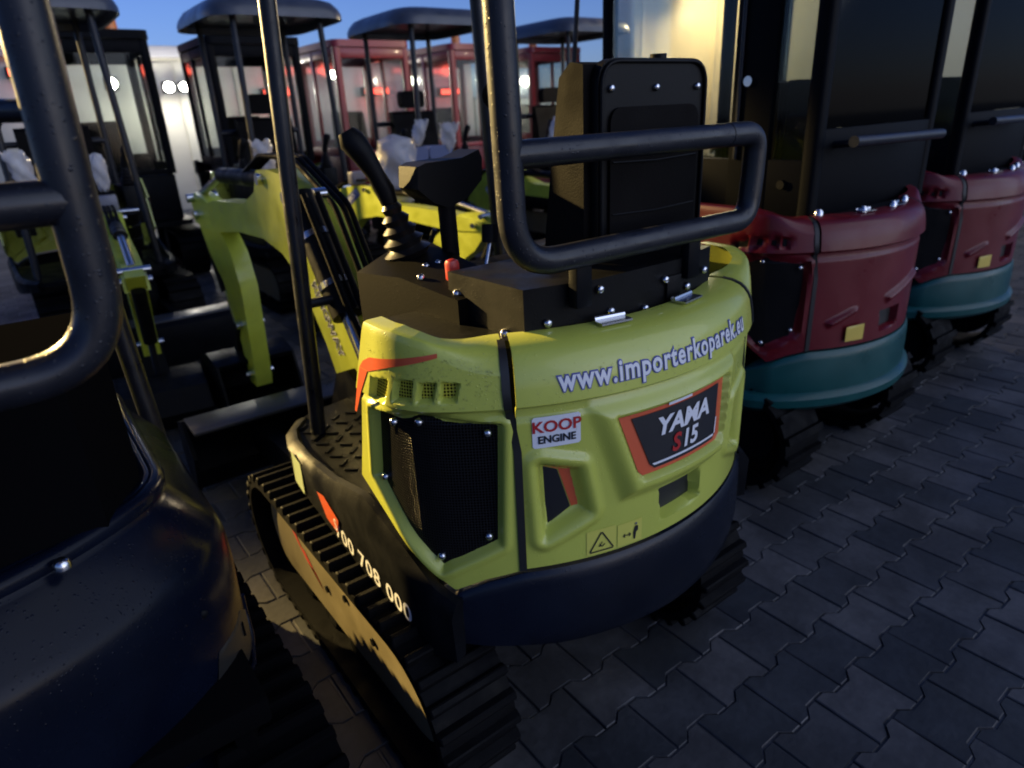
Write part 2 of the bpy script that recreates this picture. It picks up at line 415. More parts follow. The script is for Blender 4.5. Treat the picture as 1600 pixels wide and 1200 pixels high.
UPPER = [(.955, .013), (.985, .009), (1.015, .003), (1.028, -.003), (1.040, -.012), (1.050, -.024), (1.058, -.042), (1.063, -.065), (1.064, -.085)]
def rear_house(root, pal, c=(.07, 0.), detail=True, cover_len=.80):
    """rear hood, two side covers with grille and vents, seam, counterweight: pal = dict(body, weight, mesh...)"""
    body = pal['body']
    # --- rear hood
    sN = .366
    zl = np.linspace(.590, .930, 74 if detail else 64); ns = 150 if detail else 110
    ss = np.linspace(-sN, sN, ns)
    bulge = [(-.225, .93), (.225, .93), (.150, .712), (-.150, .712)]
    plate = [(-.169, .899), (.169, .899), (.142, .765), (.128, .755), (-.112, .755), (-.125, .768)]
    tri = [(-.326, .824), (-.250, .802), (-.229, .702), (-.318, .663)]
    tri2 = [(-a, b) for a, b in tri]
    hatch = [(-.050, .698), (.084, .698), (.090, .625), (-.040, .622)]
    rows = []
    for z in zl:
        P = np.stack([ss, np.full(ns, z)], 1)
        d = np.zeros(ns)
        if pal.get('plate', True):
            sb = sdf(bulge, P); d += .030 * (1 - ramp(sb, -.030, .012)) * (1 - .55 * (z - .70) / .23)
            sp = sdf(plate, P); d -= .016 * (1 - ramp(sp, -.004, .006))
        if not pal.get('plate', True) and pal.get('ribs'):
            for rb in pal['ribs']: d += .016 * (1 - ramp(sdf(rb, P), -.006, .012))
        for tr in ((tri, tri2) if not pal.get('ribs') else ()):
            st = sdf(tr, P); d -= .024 * (1 - ramp(st, -.012, .008)); d += .010 * (1 - ramp(np.abs(st - .02), 0, .022))
        sh = sdf(hatch, P); d -= .030 * (1 - ramp(sh, -.003, .003))
        d -= .006 * ramp(np.full(ns, z), .915, .93)
        rows.append([(s, z, q) for s, q in zip(ss, d)])
    rows.append([(s, .944, -.006) for s in ss])
    rows.append([(s, .948, .004) for s in ss])
    for z, o in UPPER: rows.append([(s, z, o) for s in ss])
    hood = shell('rear_hood', rows, body, root, c=c)
    # inner face of the top lip up to the engine shroud
    if pal.get('plate', True):
        pin = lambda s, z: -.016 + .030 * (1 - .55 * (z - .70) / .23) * float((1 - ramp(sdf(bulge, np.array([[s, z]])), -.030, .012))[0]) + .003
        pl = patch('name_plate', [(-.163, .895), (.163, .895), (.138, .768), (.125, .758), (-.110, .758), (-.121, .770)], pin, orange, hood, c, n=16)
        pin2 = lambda s, z: pin(s, z) + .0022
        patch('plate_field', [(-.135, .888), (.135, .888), (.115, .775), (.105, .767), (-.080, .767), (-.092, .777)], pin2, blackpr, hood, c, n=14)
        pin3 = lambda s, z: pin(s, z) + .0038
        # silver bottom edging
        patch('plate_trim', [(-.088, .7795), (.110, .7795), (.106, .7745), (-.083, .7745)], pin3, whitest, hood, c, n=14)
        for t in (1,):
            patch('plate_trim', [(.110, .7795), (.118, .815), (.122, .815), (.1145, .7795)], pin3, whitest, hood, c, n=3)
        put = lambda u, v: on(u, v, pin(u, v) + .0042, c)
        if detail:
            lettering('YAMA', lambda u, v: put(u + .006, v + .836), whitest, hood, .052, shear=.22, bold=.0019, sx=1.15)
            lettering('S', lambda u, v: put(u - .022, v + .789), redpr, hood, .052, shear=.2, bold=.0016)
            lettering('15', lambda u, v: put(u + .020, v + .789), whitest, hood, .052, shear=.2, bold=.0017)
            patch('plate_trim', [(-.04, .8925), (.03, .8925), (.03, .898), (-.04, .898)], pin3, whitest, hood, c, n=8)
    dk = lambda s, z: -.0225
    for sg in ((1, -1) if pal.get('plate', True) else ()):
        patch('recess_panel', [(sg * -.321, .812), (sg * -.285, .798), (sg * -.258, .708), (sg * -.314, .672)], dk, blackpr, hood, c, n=6)
        patch('recess_stripe', [(sg * -.283, .7985), (sg * -.252, .795), (sg * -.236, .708), (sg * -.256, .7085)], dk, orange, hood, c, n=6)
        patch('recess_stripe', [(sg * -.321, .820), (sg * -.322, .8135), (sg * -.286, .7995), (sg * -.254, .797), (sg * -.262, .802)], dk, orange, hood, c, n=6)
    patch('hatch_shade', [(-.049, .697), (.083, .697), (.089, .626), (-.039, .623)], -.0265, seal, hood, c, n=6)  # dark patch laid in the recess as the shade inside the opening
    # hinges on the lip
    for s in (-.128, .118):
        x, y, nx, ny = surf(s, -.068, c=c)
        t = Vector((-ny, nx, 0))
        o = Vector((x, y, 1.066))
        bm = bmesh.new(); R3 = Matrix(((t.x, nx, 0), (t.y, ny, 0), (0, 0, 1)))
        bx(bm, o + Vector((-.035, -.014, 0)), o + Vector((.035, .014, .004)), R3)
        add_tube(bm, [o + t * -.035 + Vector((nx, ny, 0)) * -.016 + Vector((0, 0, .006)), o + t * .035 + Vector((nx, ny, 0)) * -.016 + Vector((0, 0, .006))], .006, 8)
        from_bm('hinge', bm, chrome, hood, 40)
    # --- side covers
    top_pts = [(.382, 1.063), (.458, 1.070), (.502, 1.078), (.548, 1.090), (.60, 1.099), (.69, 1.100), (.85, 1.100)]
    bot_pts = [(.366, .588), (.443, .573), (.508, .548), (.536, .572), (.593, .620), (.70, .673), (.801, .722), (.90, .76)]
    ip = lambda pts, a: float(np.interp(a, [p[0] for p in pts], [p[1] for p in pts]))
    mesh_poly = [(.400, .912), (.547, .934), (.694, .908), (.722, .752), (.534, .598), (.414, .656)]
    vents = [[(.606, 1.004), (.660, .994), (.672, .948), (.614, .962)], [(.550, 1.010), (.586, 1.007), (.594, .966), (.556, .971)],
             [(.507, 1.008), (.535, 1.007), (.543, .971), (.515, .974)], [(.466, 1.005), (.495, 1.008), (.501, .974), (.474, .974)]]
    for sg in (-1, 1):
        fr_s = lambda z: cover_len - (max(z, .722) - .722) * .30        # slanted front edge
        ncol = 130 if detail else 44
        tt = np.linspace(0, 1, ncol)
        lows = np.linspace(0, 1, 78 if detail else 26)
        rows = []
        # seam edge leans: s = .366 below, .384 above
        seam_s = lambda z: .368 + .016 * float(ramp(np.array([z]), .86, .98)[0])
        for w in lows:
            zrow = []
            s_g = np.array([seam_s(.6 + .34 * w) + (fr_s(.722 + .21 * w) - seam_s(.6 + .34 * w)) * t for t in tt])
            zb = np.array([ip(bot_pts, a) for a in s_g]); z = zb + (.936 - zb) * w
            P = np.stack([s_g, z], 1)
            sm = sdf(mesh_poly, P)
            d = -.020 * (1 - ramp(sm, -.004, .012)) + .004 * (1 - ramp(np.abs(sm - .018), 0, .014))
            d -= .006 * ramp(z, .922, .936)
            rows.append([(sg * a, b, q) for a, b, q in zip(s_g, z, d)])
        nmid = 30 if detail else 9
        UR = [(.944, -.002), (.950, .007)] + [(zz, .013 - (zz - .955) * .16) for zz in np.linspace(.955, 1.018, nmid)] + [(1.028, -.003)] + UPPER[4:]
        tail_t = [.88, .95, .985, 1.0, 1.003, 1.004]; tail_o = [.0, -.001, -.003, -.008, -.018, -.030]
        for k, (zz, oo) in enumerate(UR):
            s_g = np.array([seam_s(zz) + (fr_s(min(1.1, zz)) - seam_s(zz)) * t for t in tt])
            ztp = np.array([ip(top_pts, a) for a in s_g])
            if k < 2: zs_, os_ = np.full(ncol, zz), np.full(ncol, oo)
            elif k < 2 + nmid:
                zs_ = .955 + (ztp - .955) * .82 * (k - 2) / (nmid - 1); os_ = .013 - (zs_ - .955) * .10
            else: zs_ = .955 + (ztp - .955) * tail_t[k - 2 - nmid]; os_ = .013 - (zs_ - .955) * .10 + tail_o[k - 2 - nmid]
            b = ramp(s_g, .385, .53)
            zr = zz + (zs_ - zz) * b; d = oo + (os_ - oo) * b
            s_g = s_g + (np.array([fr_s(z_) for z_ in zr]) - np.array([fr_s(min(1.1, zz))] * ncol)) * ramp(tt, .3, 1.)
            if pal.get('vents', True):
                P = np.stack([s_g, zr], 1)
                for v in vents:
                    if 2 <= k < 2 + nmid: d = d - .017 * (1 - ramp(sdf(v, P), -.004, .004))
            rows.append([(sg * a, b_, q) for a, b_, q in zip(s_g, zr, d)])
        def ob(a, z):
            b = float(ramp(np.array([abs(a)]), .385, .53)[0]); return (.013 - (z - .955) * .16) * (1 - b) + (.013 - (z - .955) * .10) * b
        cov = shell('side_cover', rows, body, root, c=c)
        patch('grille', [(sg * a, b) for a, b in mesh_poly], -.017, pal.get('grille', perf), cov, c, n=14, uvscale=160)
        for s, z in [(.631, .905), (.557, .920), (.421, .897), (.705, .752), (.536, .620), (.432, .668)]:
            x, y, nx, ny = surf(sg * s, -.015, c=c); bolt(cov, (x, y, z), (nx, ny, 0), .0085, .009)
        if pal.get('vents', True):
            for v in vents:
                cx_ = sum(p[0] for p in v) / 4; cz_ = sum(p[1] for p in v) / 4
                patch('vent_mesh', [(sg * (cx_ + (p[0] - cx_) * .88), cz_ + (p[1] - cz_) * .88) for p in v], lambda s, z: ob(s, z) - .0145, perfy if body is yellow else pal.get('grille', perf), cov, c, n=3, uvscale=160)
        if body is yellow:
            so = lambda s, z: ob(s, z) + .0014
            patch('stripe_print', [(sg * a, z) for a, z in [(.500, 1.064), (.500, 1.056), (.60, 1.030), (.668, 1.006), (.706, 1.006), (.690, 1.022), (.66, 1.036)]], so, orange, cov, c, n=14)
            patch('stripe_print', [(sg * a, z) for a, z in [(.672, 1.0055), (.706, 1.0055), (.720, .965), (.736, .905), (.728, .905), (.704, .955)]], so, orange, cov, c, n=10)
    # --- seam seals
    for sg in (-1, 1):
        bm = bmesh.new(); rowsA = []
        for z, o in [(.588, .001), (.70, .001), (.86, .001), (.936, -.003), (.95, .008), (.955, .0135), (.985, .0095), (1.015, .0035), (1.028, -.0025), (1.04, -.0115), (1.05, -.0235), (1.058, -.0415), (1.063, -.0645)]:
            sm = .367 + .016 * float(ramp(np.array([z]), .86, .98)[0])
            rowsA.append([bm.verts.new(on(sg * (sm + a), z, o + b, c)) for a, b in ((-.008, -.012), (-.0075, .0026), (.0075, .0026), (.008, -.012))])
        for i in range(len(rowsA) - 1):
            for k in range(3): bm.faces.new([rowsA[i][k], rowsA[i][k + 1], rowsA[i + 1][k + 1], rowsA[i + 1][k]])
        from_bm('seam_seal', bm, seal, root, 60)
    # --- counterweight under the hood
    ss = np.linspace(-.60, .60, 90 if detail else 40)
    rows = []
    prof = [(0, -.06), (.03, -.030), (.07, -.004), (.12, .008), (.3, .014), (.62, .014), (.85, .012), (.95, .010), (1.0, .002), (1.0, -.03)]
    def zt(a):
        a = abs(a); return ip([(0, .582), (.366, .582), (.443, .566), (.508, .541), (.60, .505)], a)
    zbm = lambda a: ip([(0, .355), (.30, .365), (.45, .385), (.60, .42)], abs(a))
    for w, o in prof:
        rows.append([(s, zbm(s) + (zt(s) - zbm(s)) * w, o - (.012 if abs(s) > .53 else 0)) for s in ss])
    cw = shell('counterweight', rows, pal['weight'], root, thick=.05, c=c)
    return hood, cw

# ------------------------------------------------------------------ ground: one sheet + interlocking pavers
ground = M('ground', [(-60, -30, -.012), (90, -30, -.012), (90, 120, -.012), (-60, 120, -.012)], [(0, 1, 2, 3)], jointm, None)
tag(ground, kind='structure')
pavement = M('pavement', [(-8, -5, -.006), (14, -5, -.006), (14, 13, -.006), (-8, 13, -.006)], [(0, 1, 2, 3)], yardm, None)
tag(pavement, kind='structure')
PU, PV, AM, GAP = .191, .150, .0115, .0030
def paver_outline(g=GAP):
    e = PU / 2 - g; h = PV / 2 - g * .9; k = PU * .25; b = .014
    top = [(-e, h + AM), (-k - b, h + AM), (-k + b, h - AM), (k - b, h - AM), (k + b, h + AM), (e, h + AM)]
    bot = [(e, -h - AM), (k + b, -h - AM), (k - b, -h + AM), (-k + b, -h + AM), (-k - b, -h - AM), (-e, -h - AM)]
    return top + bot
def add_paver(bm, x, y, z, tilt=(0, 0)):
    ol = paver_outline(); rings = []
    for dz, ins in ((-.03, 0), (-.003, 0), (0, .0022)):
        r = []
        for px, py in ol:
            q = 1 - ins / .08
            r.append(bm.verts.new((x + px * q, y + py * q, z + dz + px * tilt[0] + py * tilt[1])))
        rings.append(r)
    n = len(ol)
    for a, b in ((0, 1), (1, 2)):
        for i in range(n): bm.faces.new([rings[a][i], rings[a][(i + 1) % n], rings[b][(i + 1) % n], rings[b][i]])
    bm.faces.new(rings[2])
pv_bm = bmesh.new(); add_paver(pv_bm, 0, 0, 0)
pv0 = from_bm('paver', pv_bm, paverm, pavement, 30)
pv_me = pv0.data
cells = []
camv = np.array([-.94, -1.5, 1.45])
for j in range(-14, 58):
    for i in range(-32, 66):
        x = .798 + PU * (i + .5) + (0 if j % 2 == 0 else PU / 2); y = -.6925 + PV * j
        if x > 11 or y > 7.4 or y < -2.6: continue
        v = (np.array([x, y, 0]) - camv) @ _R
        if v[2] <= .1: continue
        px, py = 800 + FPX * v[0] / v[2], 600 + FPX * v[1] / v[2]
        if -90 < px < 1690 and -60 < py < 1290:
            # open ground, seen first: right of the row's tails or in the aisle between the two nearest machines
            seen = (y < -.30 and (x > .35 or y < -.9)) or (-.72 < x < -.42 and y < 1.0) or (x > .55 and y < .25 and x < 1.25) or (x > 2.2 and y < .1)
            cells.append((not seen, v[2], x, y))
cells.sort()
rest = bmesh.new()
used0 = False
for n_, (hid, dist, x, y) in enumerate(cells):
    zz = random.uniform(-.0018, .0018); tx, ty = random.uniform(-.012, .012), random.uniform(-.012, .012)
    if n_ < 298:
        o = pv0 if not used0 else pv0.copy()
        if used0: COL.objects.link(o); o.parent = pavement
        used0 = True
        o.location = (x, y, zz); o.rotation_euler = (ty, tx, random.uniform(-.008, .008))
    else: add_paver(rest, x, y, zz, (tx, ty))
tag(from_bm('paver', rest, paverm, pavement), kind='stuff')

# ------------------------------------------------------------------ undercarriage
def track_loop(y0, y1, h, rf, rb, n=16):
    """side profile of the belt centre line as (y, z), front to the +y end"""
    P = []
    for k in range(n + 1):
        a = -math.pi / 2 + math.pi * k / n; P.append((y1 - rf + rf * math.cos(a), rf + rf * math.sin(a)))
    for k in range(n + 1):
        a = math.pi / 2 + math.pi * k / n; P.append((y0 + rb + rb * math.cos(a), h - rb + rb * math.sin(a)) if a > 0 and math.sin(a) > 0 else (y0 + rb + rb * math.cos(a), rb + rb * math.sin(a)))
    return P
def resample(P, step):
    P = [Vector((0, a, b)) for a, b in P] + [Vector((0, *P[0]))]
    out = []; acc = 0
    L = sum((P[i + 1] - P[i]).length for i in range(len(P) - 1)); n = int(L / step); step = L / n
    d = 0; i = 0
    for k in range(n):
        t = k * step
        while d + (P[i + 1] - P[i]).length < t: d += (P[i + 1] - P[i]).length; i += 1
        s = (t - d) / max(1e-9, (P[i + 1] - P[i]).length); p = P[i].lerp(P[i + 1], s)
        tg = (P[i + 1] - P[i]).normalized(); out.append((p, tg))
    return out
def make_track(root, x0, x1, y0=-.62, y1=.67, h=.42, frame_side=-1, framem=None, lugs=True, fine=True):
    """one rubber track with its frame, sprocket, idler and rollers"""
    r = h / 2
    loop = track_loop(y0 + .012, y1 - .012, h, r, r)
    loop = [(y, .014 + z * (h - .028) / h) for y, z in loop]
    bm = bmesh.new(); N = len(loop); rings = []
    cyz = Vector(((y0 + y1) / 2, h / 2))
    for i, (y, z) in enumerate(loop):
        a, b = Vector(loop[i - 1]), Vector(loop[(i + 1) % N]); t = (b - a).normalized(); nn = Vector((t.y, -t.x))
        if nn.dot(Vector((y, z)) - cyz) < 0 and False: nn = -nn
        inn = Vector((y, z)) - nn * .024
        rings.append([bm.verts.new((x0, y, z)), bm.verts.new((x1, y, z)), bm.verts.new((x1, *inn)), bm.verts.new((x0, *inn))])
    for i in range(N):
        a, b = rings[i], rings[(i + 1) % N]
        for k in range(4): bm.faces.new([a[k], a[(k + 1) % 4], b[(k + 1) % 4], b[k]])
    lug_list = resample(loop, .055 if fine else .08)
    if not lugs:
        for p, tg in lug_list:
            nn = Vector((0, tg.z, -tg.y)); Rm = Matrix((Vector((1, 0, 0)), tg, nn)).transposed()
            c_ = Vector(((x0 + x1) / 2, p.y, p.z)) + nn * .006
            bx(bm, c_ - Vector(((x1 - x0) / 2, .014, .012)), c_ + Vector(((x1 - x0) / 2, .014, .012)), Rm)
    tr = from_bm('rubber_track', bm, rubber, root, 40)
    if lugs:
        lb = bmesh.new()
        hw = (x1 - x0) / 2
        bx(lb, (-hw - .004, -.015, -.012), (hw + .004, .015, .012))
        for v in lb.verts:
            if v.co.z > 0: v.co.y *= .55; v.co.x *= .97
        o = None
        for k, (p, tg) in enumerate(lug_list):
            nn = Vector((0, tg.z, -tg.y))
            if o is None:
                o = from_bm('tread_lug', lb, rubber, tr, 30, .003, 1, sub=False); q = o
            else:
                q = o.copy(); COL.objects.link(q); q.parent = tr
            Rm = Matrix((Vector((1, 0, 0)), tg, nn)).transposed().to_4x4()
            Rm.translation = Vector(((x0 + x1) / 2, p.y, p.z)) + nn * .007 - OFF
            q.matrix_local = Rm
    # side plate of the frame, recessed from the belt edge
    fx = x0 + .045 if frame_side < 0 else x1 - .045
    ys, ye = y0 + .09, y1 - .10; zc = h / 2
    poly = []
    for k in range(9):
        a = -math.pi / 2 + math.pi * k / 8; poly.append((ye - .125 + .125 * math.cos(a), zc + .002 + .125 * math.sin(a)))
    for k in range(9):
        a = math.pi / 2 + math.pi * k / 8; poly.append((ys + .11 + .11 * math.cos(a), zc + .012 + .115 * math.sin(a)))
    fr = prism('track_frame', poly, 'x', fx, fx + .05 * (-frame_side), framem or beige, root, .006)
    xin0, xin1 = min(x0, x1) + .05, max(x0, x1) - .05
    for (yy, rad, nm) in ((y1 - .21, .15, 'idler_wheel'), (y0 + .20, .14, 'drive_sprocket')):
        tube(nm, [(xin0 + .03, yy, zc), (xin1 - .01, yy, zc)], rad, black, root, n=24)
    for yy in (y0 + .40, y0 + .58, y0 + .76, y0 + .94):
        tube('track_roller', [(xin0, yy, .075), (xin1, yy, .075)], .042, black, root, n=14)
    if fine:
        side = fx - .0015 if frame_side < 0 else fx + .0515
        # red slash print and two plate slots on the outside
        zz = [(.335, .285), (.36, .29), (.22, .205), (.20, .20)]
        M('print', [(side, .37, .285), (side, .335, .287), (side, .29, .245), (side, .262, .243), (side, .13, .165), (side, .19, .205), (side, .245, .21), (side, .30, .24)],
          [(0, 1, 2, 7), (2, 3, 6, 7), (3, 4, 5, 6)], redkey, fr)
        for yy, zz_ in ((.10, .20), (-.04, .255), (-.20, .22)):
            tube('plate_bolt', [(side + .002, yy, zz_), (side - .004, yy, zz_)], .011, black, fr, n=10)
    return tr

# ------------------------------------------------------------------ arm parts
BOOM = [(.74, .30), (.70, .52), (.79, .69), (.905, .835), (1.01, .935), (1.11, .985), (1.31, 1.02), (1.66, 1.012), (2.10, .965), (2.46, .985), (2.43, 1.065),
        (2.00, 1.125), (1.50, 1.147), (1.33, 1.204), (1.26, 1.290), (1.13, 1.297), (.965, 1.282), (.80, 1.236), (.69, 1.158), (.58, 1.045), (.48, .90), (.46, .78), (.52, .60), (.56, .30)]
DIP = [(2.53, 1.09), (2.33, .815), (2.185, .70), (2.08, .374), (2.05, .17), (1.95, .17), (1.93, .23), (1.87, .72), (1.93, .88), (2.20, 1.11), (2.40, 1.14)]
def make_arm(root, x=-.045, w=.055, paint=yellow2, text='KINGWAY', bucket=True, detail=True):
    boom = prism('boom', BOOM, 'x', x - w, x + w, paint, root, .008)
    dip = prism('dipper_arm', DIP, 'x', x - .042, x + .042, paint, root, .006)
    # raised stiffening edge on the dipper and the pin bosses
    for (yy, zz) in ((2.36, 1.03), (2.44, 1.11), (1.20, 1.26), (.52, .86)):
        tube('pivot_pin', [(x - w - .022, yy, zz), (x + w + .022, yy, zz)], .022, chrome, root, n=12)
    for (yy, zz) in ((2.0, .50), (2.0, .23)):
        tube('pivot_pin', [(x - .07, yy, zz), (x + .07, yy, zz)], .02, chrome, root, n=12)
    # boom cylinder along the rear edge
    cyl = tube('boom_cylinder', [(x - .125, .625, 1.235), (x - .125, .375, .900)], .050, blackm, root, n=18)
    tube('rod', [(x - .125, .375, .900), (x - .125, .26, .745)], .024, steel, cyl, n=12)
    bm = bmesh.new()
    for dx, dy in ((-.020, -.062), (.022, -.064)): add_tube(bm, fillet([(x - .125 + dx, .60 + dy, 1.25), (x - .125 + dx, .40 + dy, .96), (x - .12 + dx, .28 + dy, .80), (x - .05, .30, .62)], .1), .011, 8)
    from_bm('cylinder_hose', bm, rubber, cyl, 60)
    tube('pivot_pin', [(x - .18, .628, 1.238), (x - .04, .628, 1.238)], .02, chrome, cyl, n=12)
    for t in (.35, .75):
        p = Vector((x - .125, .625, 1.235)).lerp(Vector((x - .125, .375, .900)), t); d = Vector((0, -.25, -.335)).normalized()
        tube('hose_clamp', [p - d * .010, p + d * .010], .054, steel, cyl, n=18)
    # arm cylinder along the boom's back, bucket cylinder on the dipper
    c2 = tube('arm_cylinder', [(x, 1.26, 1.25), (x, 1.95, 1.24)], .036, blackm, root, n=16)
    tube('rod', [(x, 1.95, 1.24), (x, 2.42, 1.13)], .019, steel, c2, n=10)
    c3 = tube('bucket_cylinder', [(x, 2.50, 1.00), (x, 2.33, .62)], .032, blackm, root, n=16)
    tube('rod', [(x, 2.33, .62), (x, 2.20, .34)], .017, steel, c3, n=10)
    bm = bmesh.new()
    for dx in (-.018, .008, .03):
        add_tube(bm, fillet([(x + dx, .42, .60), (x + dx, .46, .95), (x + dx, .62, 1.20), (x + dx, .95, 1.34), (x + dx, 1.30, 1.34), (x + dx, 1.7, 1.22)], .12), .010, 7)
    from_bm('hydraulic_hose', bm, rubber, root, 60)
    if bucket:
        bp = [(2.02, .30), (2.18, .34), (2.36, .28), (2.44, .14), (2.38, .03), (2.22, .012), (2.06, .02), (1.93, .05), (1.93, .06), (2.07, .045), (2.22, .04), (2.36, .06), (2.41, .14), (2.34, .255), (2.17, .31), (2.03, .275)]
        bk = prism('bucket', bp, 'x', x - .2, x + .2, blackm, root, .003)
        for sg in (-1, 1):
            prism('bucket_cheek', [(2.02, .30), (2.18, .34), (2.36, .28), (2.44, .14), (2.38, .03), (2.22, .012), (1.93, .05)], 'x', x + sg * .2 - .006, x + sg * .2 + .006, blackm, bk, .002)
        for k in range(4): box('bucket_tooth', (x - .19 + k * .12, 1.86, .043), (x - .15 + k * .12, 1.94, .068), blackm, bk, .003)
        prism('tipping_link', [(2.06, .50), (2.02, .50), (2.16, .30), (2.20, .32)], 'x', x - .055, x + .055, blackm, root, .004)
    if text and detail:
        # lettering running down the lower leg, white block with dark letters
        o = Vector((x - w, .735, .80)); d = Vector((0, -.30, -.42)).normalized(); up = Vector((0, d.z, -d.y)) * -1
        up = Vector((0, -d.z, d.y))
        if up.y > 0: up = -up
        ux = -d if False else d
        nn = ux.cross(up)
        if nn.x > 0: up = -up
        pl = plane_place(o, ux, up, .003)
        lettering(text, lambda u, v: pl(u, v - .02), whitest, boom, .062, bold=.0035)
        pl2 = plane_place(o, ux, up, .0045)
        lettering(text, lambda u, v: pl2(u, v - .02), blackpr, boom, .062, bold=-.0006)
    return boom, dip

def roll_frame(root, front=True, roof=True):
    r = .0245
    loop = fillet([(-.286, -.6, 2.26), (-.262, -.6, 1.204), (.395, -.6, 1.204), (.403, -.6, 1.300)], .095, 10) + fillet([(.403, -.6, 1.301), (.405, -.6, 1.386), (.30, -.6, 1.386)], .04, 8)[1:]
    bm = bmesh.new(); add_tube(bm, loop, r, 18); lp = from_bm('roll_bar', bm, tube_m, root, 50)
    tube('cross_bar', [(-.262, -.6, 1.386), (.302, -.6, 1.386)], .0235, tube_m, root, n=18)
    for s in (-.10, .22):
        box('frame_bracket', (s - .02, -.60, 1.10), (s + .02, -.575, 1.195), black, root, .004)
    # grab stub with round pad, half way up the left post
    st = tube('stub_bar', [(-.27, -.585, 1.475), (-.21, -.50, 1.478)], .012, tube_m, root, n=12)
    tube('stub_pad', [(-.215, -.505, 1.478), (-.190, -.47, 1.478)], .023, rubber, st, n=14)
    if front:
        for sg in (-1, 1):
            tube('front_post', [(.07 + sg * .385, .40, .54), (.07 + sg * .375, .40, .70), (.07 + sg * .300, .40, 2.26)], .0235, tube_m, root, n=16)
        hb = tube('hand_bar', [(-.276, .40, .955), (-.10, .385, .958)], .0145, tube_m, root, n=14)
    if roof: make_roof(root, .07, -.12, 2.26, roofm)
def make_roof(root, x, y, z, mt, w=.52, l=.60):
    """rounded canopy roof with a dropped rim"""
    V, F = [], []; n, mth = 24, 6
    prof = [(1.0, -.055), (1.0, -.02), (.97, .02), (.90, .065), (.80, .088), (.45, .104), (0, .108)]
    def ring(q, dz):
        out = []
        for k in range(n * 2):
            a = 2 * math.pi * k / (n * 2); ca, sa = math.cos(a), math.sin(a)
            e = .36
            out.append((x + w * q * math.copysign(abs(ca) ** e, ca), y + l * q * math.copysign(abs(sa) ** e, sa), z + dz))
        return out
    rings = [ring(q, d) for q, d in prof[:-1]]
    rings = [ring(.0001, .0), ring(.96, -.0), ring(.97, -.05)] + rings + [ring(.0001, .108)]
    for r_ in rings: V += r_
    N = n * 2
    for i in range(len(rings) - 1):
        for k in range(N): F.append((i * N + k, i * N + (k + 1) % N, (i + 1) * N + (k + 1) % N, (i + 1) * N + k))
    ro = M('canopy_roof', V, F, mt, root, 50)
    return ro

def seat(root, x0, x1, yb, zb, detail=True):
    """high back operator seat, its back towards -y"""
    w = x1 - x0
    bm = bmesh.new()
    add_prism(bm, fillet2([(x0, zb + .02), (x1, zb + .02), (x1, zb + .465), (x0, zb + .465)], .05), 'y', yb, yb + .022)
    back = from_bm('seat_back_shell', bm, plastic, root, 40, .006)
    # backrest cushion leans forward at the bottom
    cp = [(yb + .024, zb + .455), (yb + .060, zb + .462), (yb + .095, zb + .435), (yb + .120, zb + .30), (yb + .150, zb + .12), (yb + .165, zb + .0), (yb + .024, zb + .0)]
    cu = prism('backrest', cp, 'x', x0 - .018, x1 + .018, vinyl, root, .022)
    pn = prism('seat_cushion', [(yb + .03, zb - .10), (yb + .03, zb - .02), (yb + .30, zb - .005), (yb + .50, zb + .005), (yb + .53, zb - .02), (yb + .53, zb - .10)], 'x', x0 - .03, x1 + .03, vinyl, root, .025)
    if detail:
        for k in range(3):
            xx = x0 + w * (.10 + .40 * k); bolt(back, (xx, yb - .001, zb + .410), (0, -1, 0), .008, .008)
        pp = fillet2([(x0 + .028, zb + .06), (x1 - .028, zb + .06), (x1 - .028, zb + .375), (x0 + .028, zb + .375)], .035)
        prism('back_pad', pp, 'y', yb - .007, yb + .004, vinyl, back, .006)
        ring = [(a, yb - .004, b) for a, b in fillet2([(x0 + .006, zb + .026), (x1 - .006, zb + .026), (x1 - .006, zb + .459), (x0 + .006, zb + .459)], .05)]
        tube('piping', ring + ring[:1], .0042, plastic, back, n=8)
        for zz in (.165, .27): tube('seam_line', [(x0 + .034, yb - .0075, zb + zz), ((x0 + x1) / 2, yb - .0085, zb + zz - .004), (x1 - .034, yb - .0075, zb + zz)], .0022, plastic, back, n=6)
        tube('top_knob', [(x0 + w * .62, yb + .03, zb + .455), (x0 + w * .62, yb + .03, zb + .475)], .018, plastic, back, n=12)
    return back
def fillet2(poly, r, n=6):
    p = fillet([(a, b, 0) for a, b in poly], r, n, closed=True); return [(q.x, q.y) for q in p]

def joystick(root, base, tip, detail=True):
    b, t = Vector(base), Vector(tip); d = (t - b).normalized(); L = (t - b).length
    pts, rad = [], []
    for k in range(5):
        z = L * (.02 + .085 * k); rr_ = .060 - .0085 * k
        pts += [b + d * z, b + d * (z + L * .045), b + d * (z + L * .075)]; rad += [rr_ * .80, rr_, rr_ * .74]
    bm = bmesh.new(); add_tube(bm, pts, rad, 18); bo = from_bm('lever_boot', bm, bootm, root, 35)
    g0 = b + d * L * .44
    side = Vector((-.55, .25, 0)) * .12
    pts = [g0, g0 + d * L * .10, g0 + d * L * .22 + side * .1, g0 + d * L * .36 + side * .25, g0 + d * L * .47 + side * .45, g0 + d * L * .54 + side * .52]
    bm = bmesh.new(); add_tube(bm, pts, [.020, .024, .021, .027, .031, .020], 16)
    g = from_bm('lever_grip', bm, plastic, root, 50)
    return g

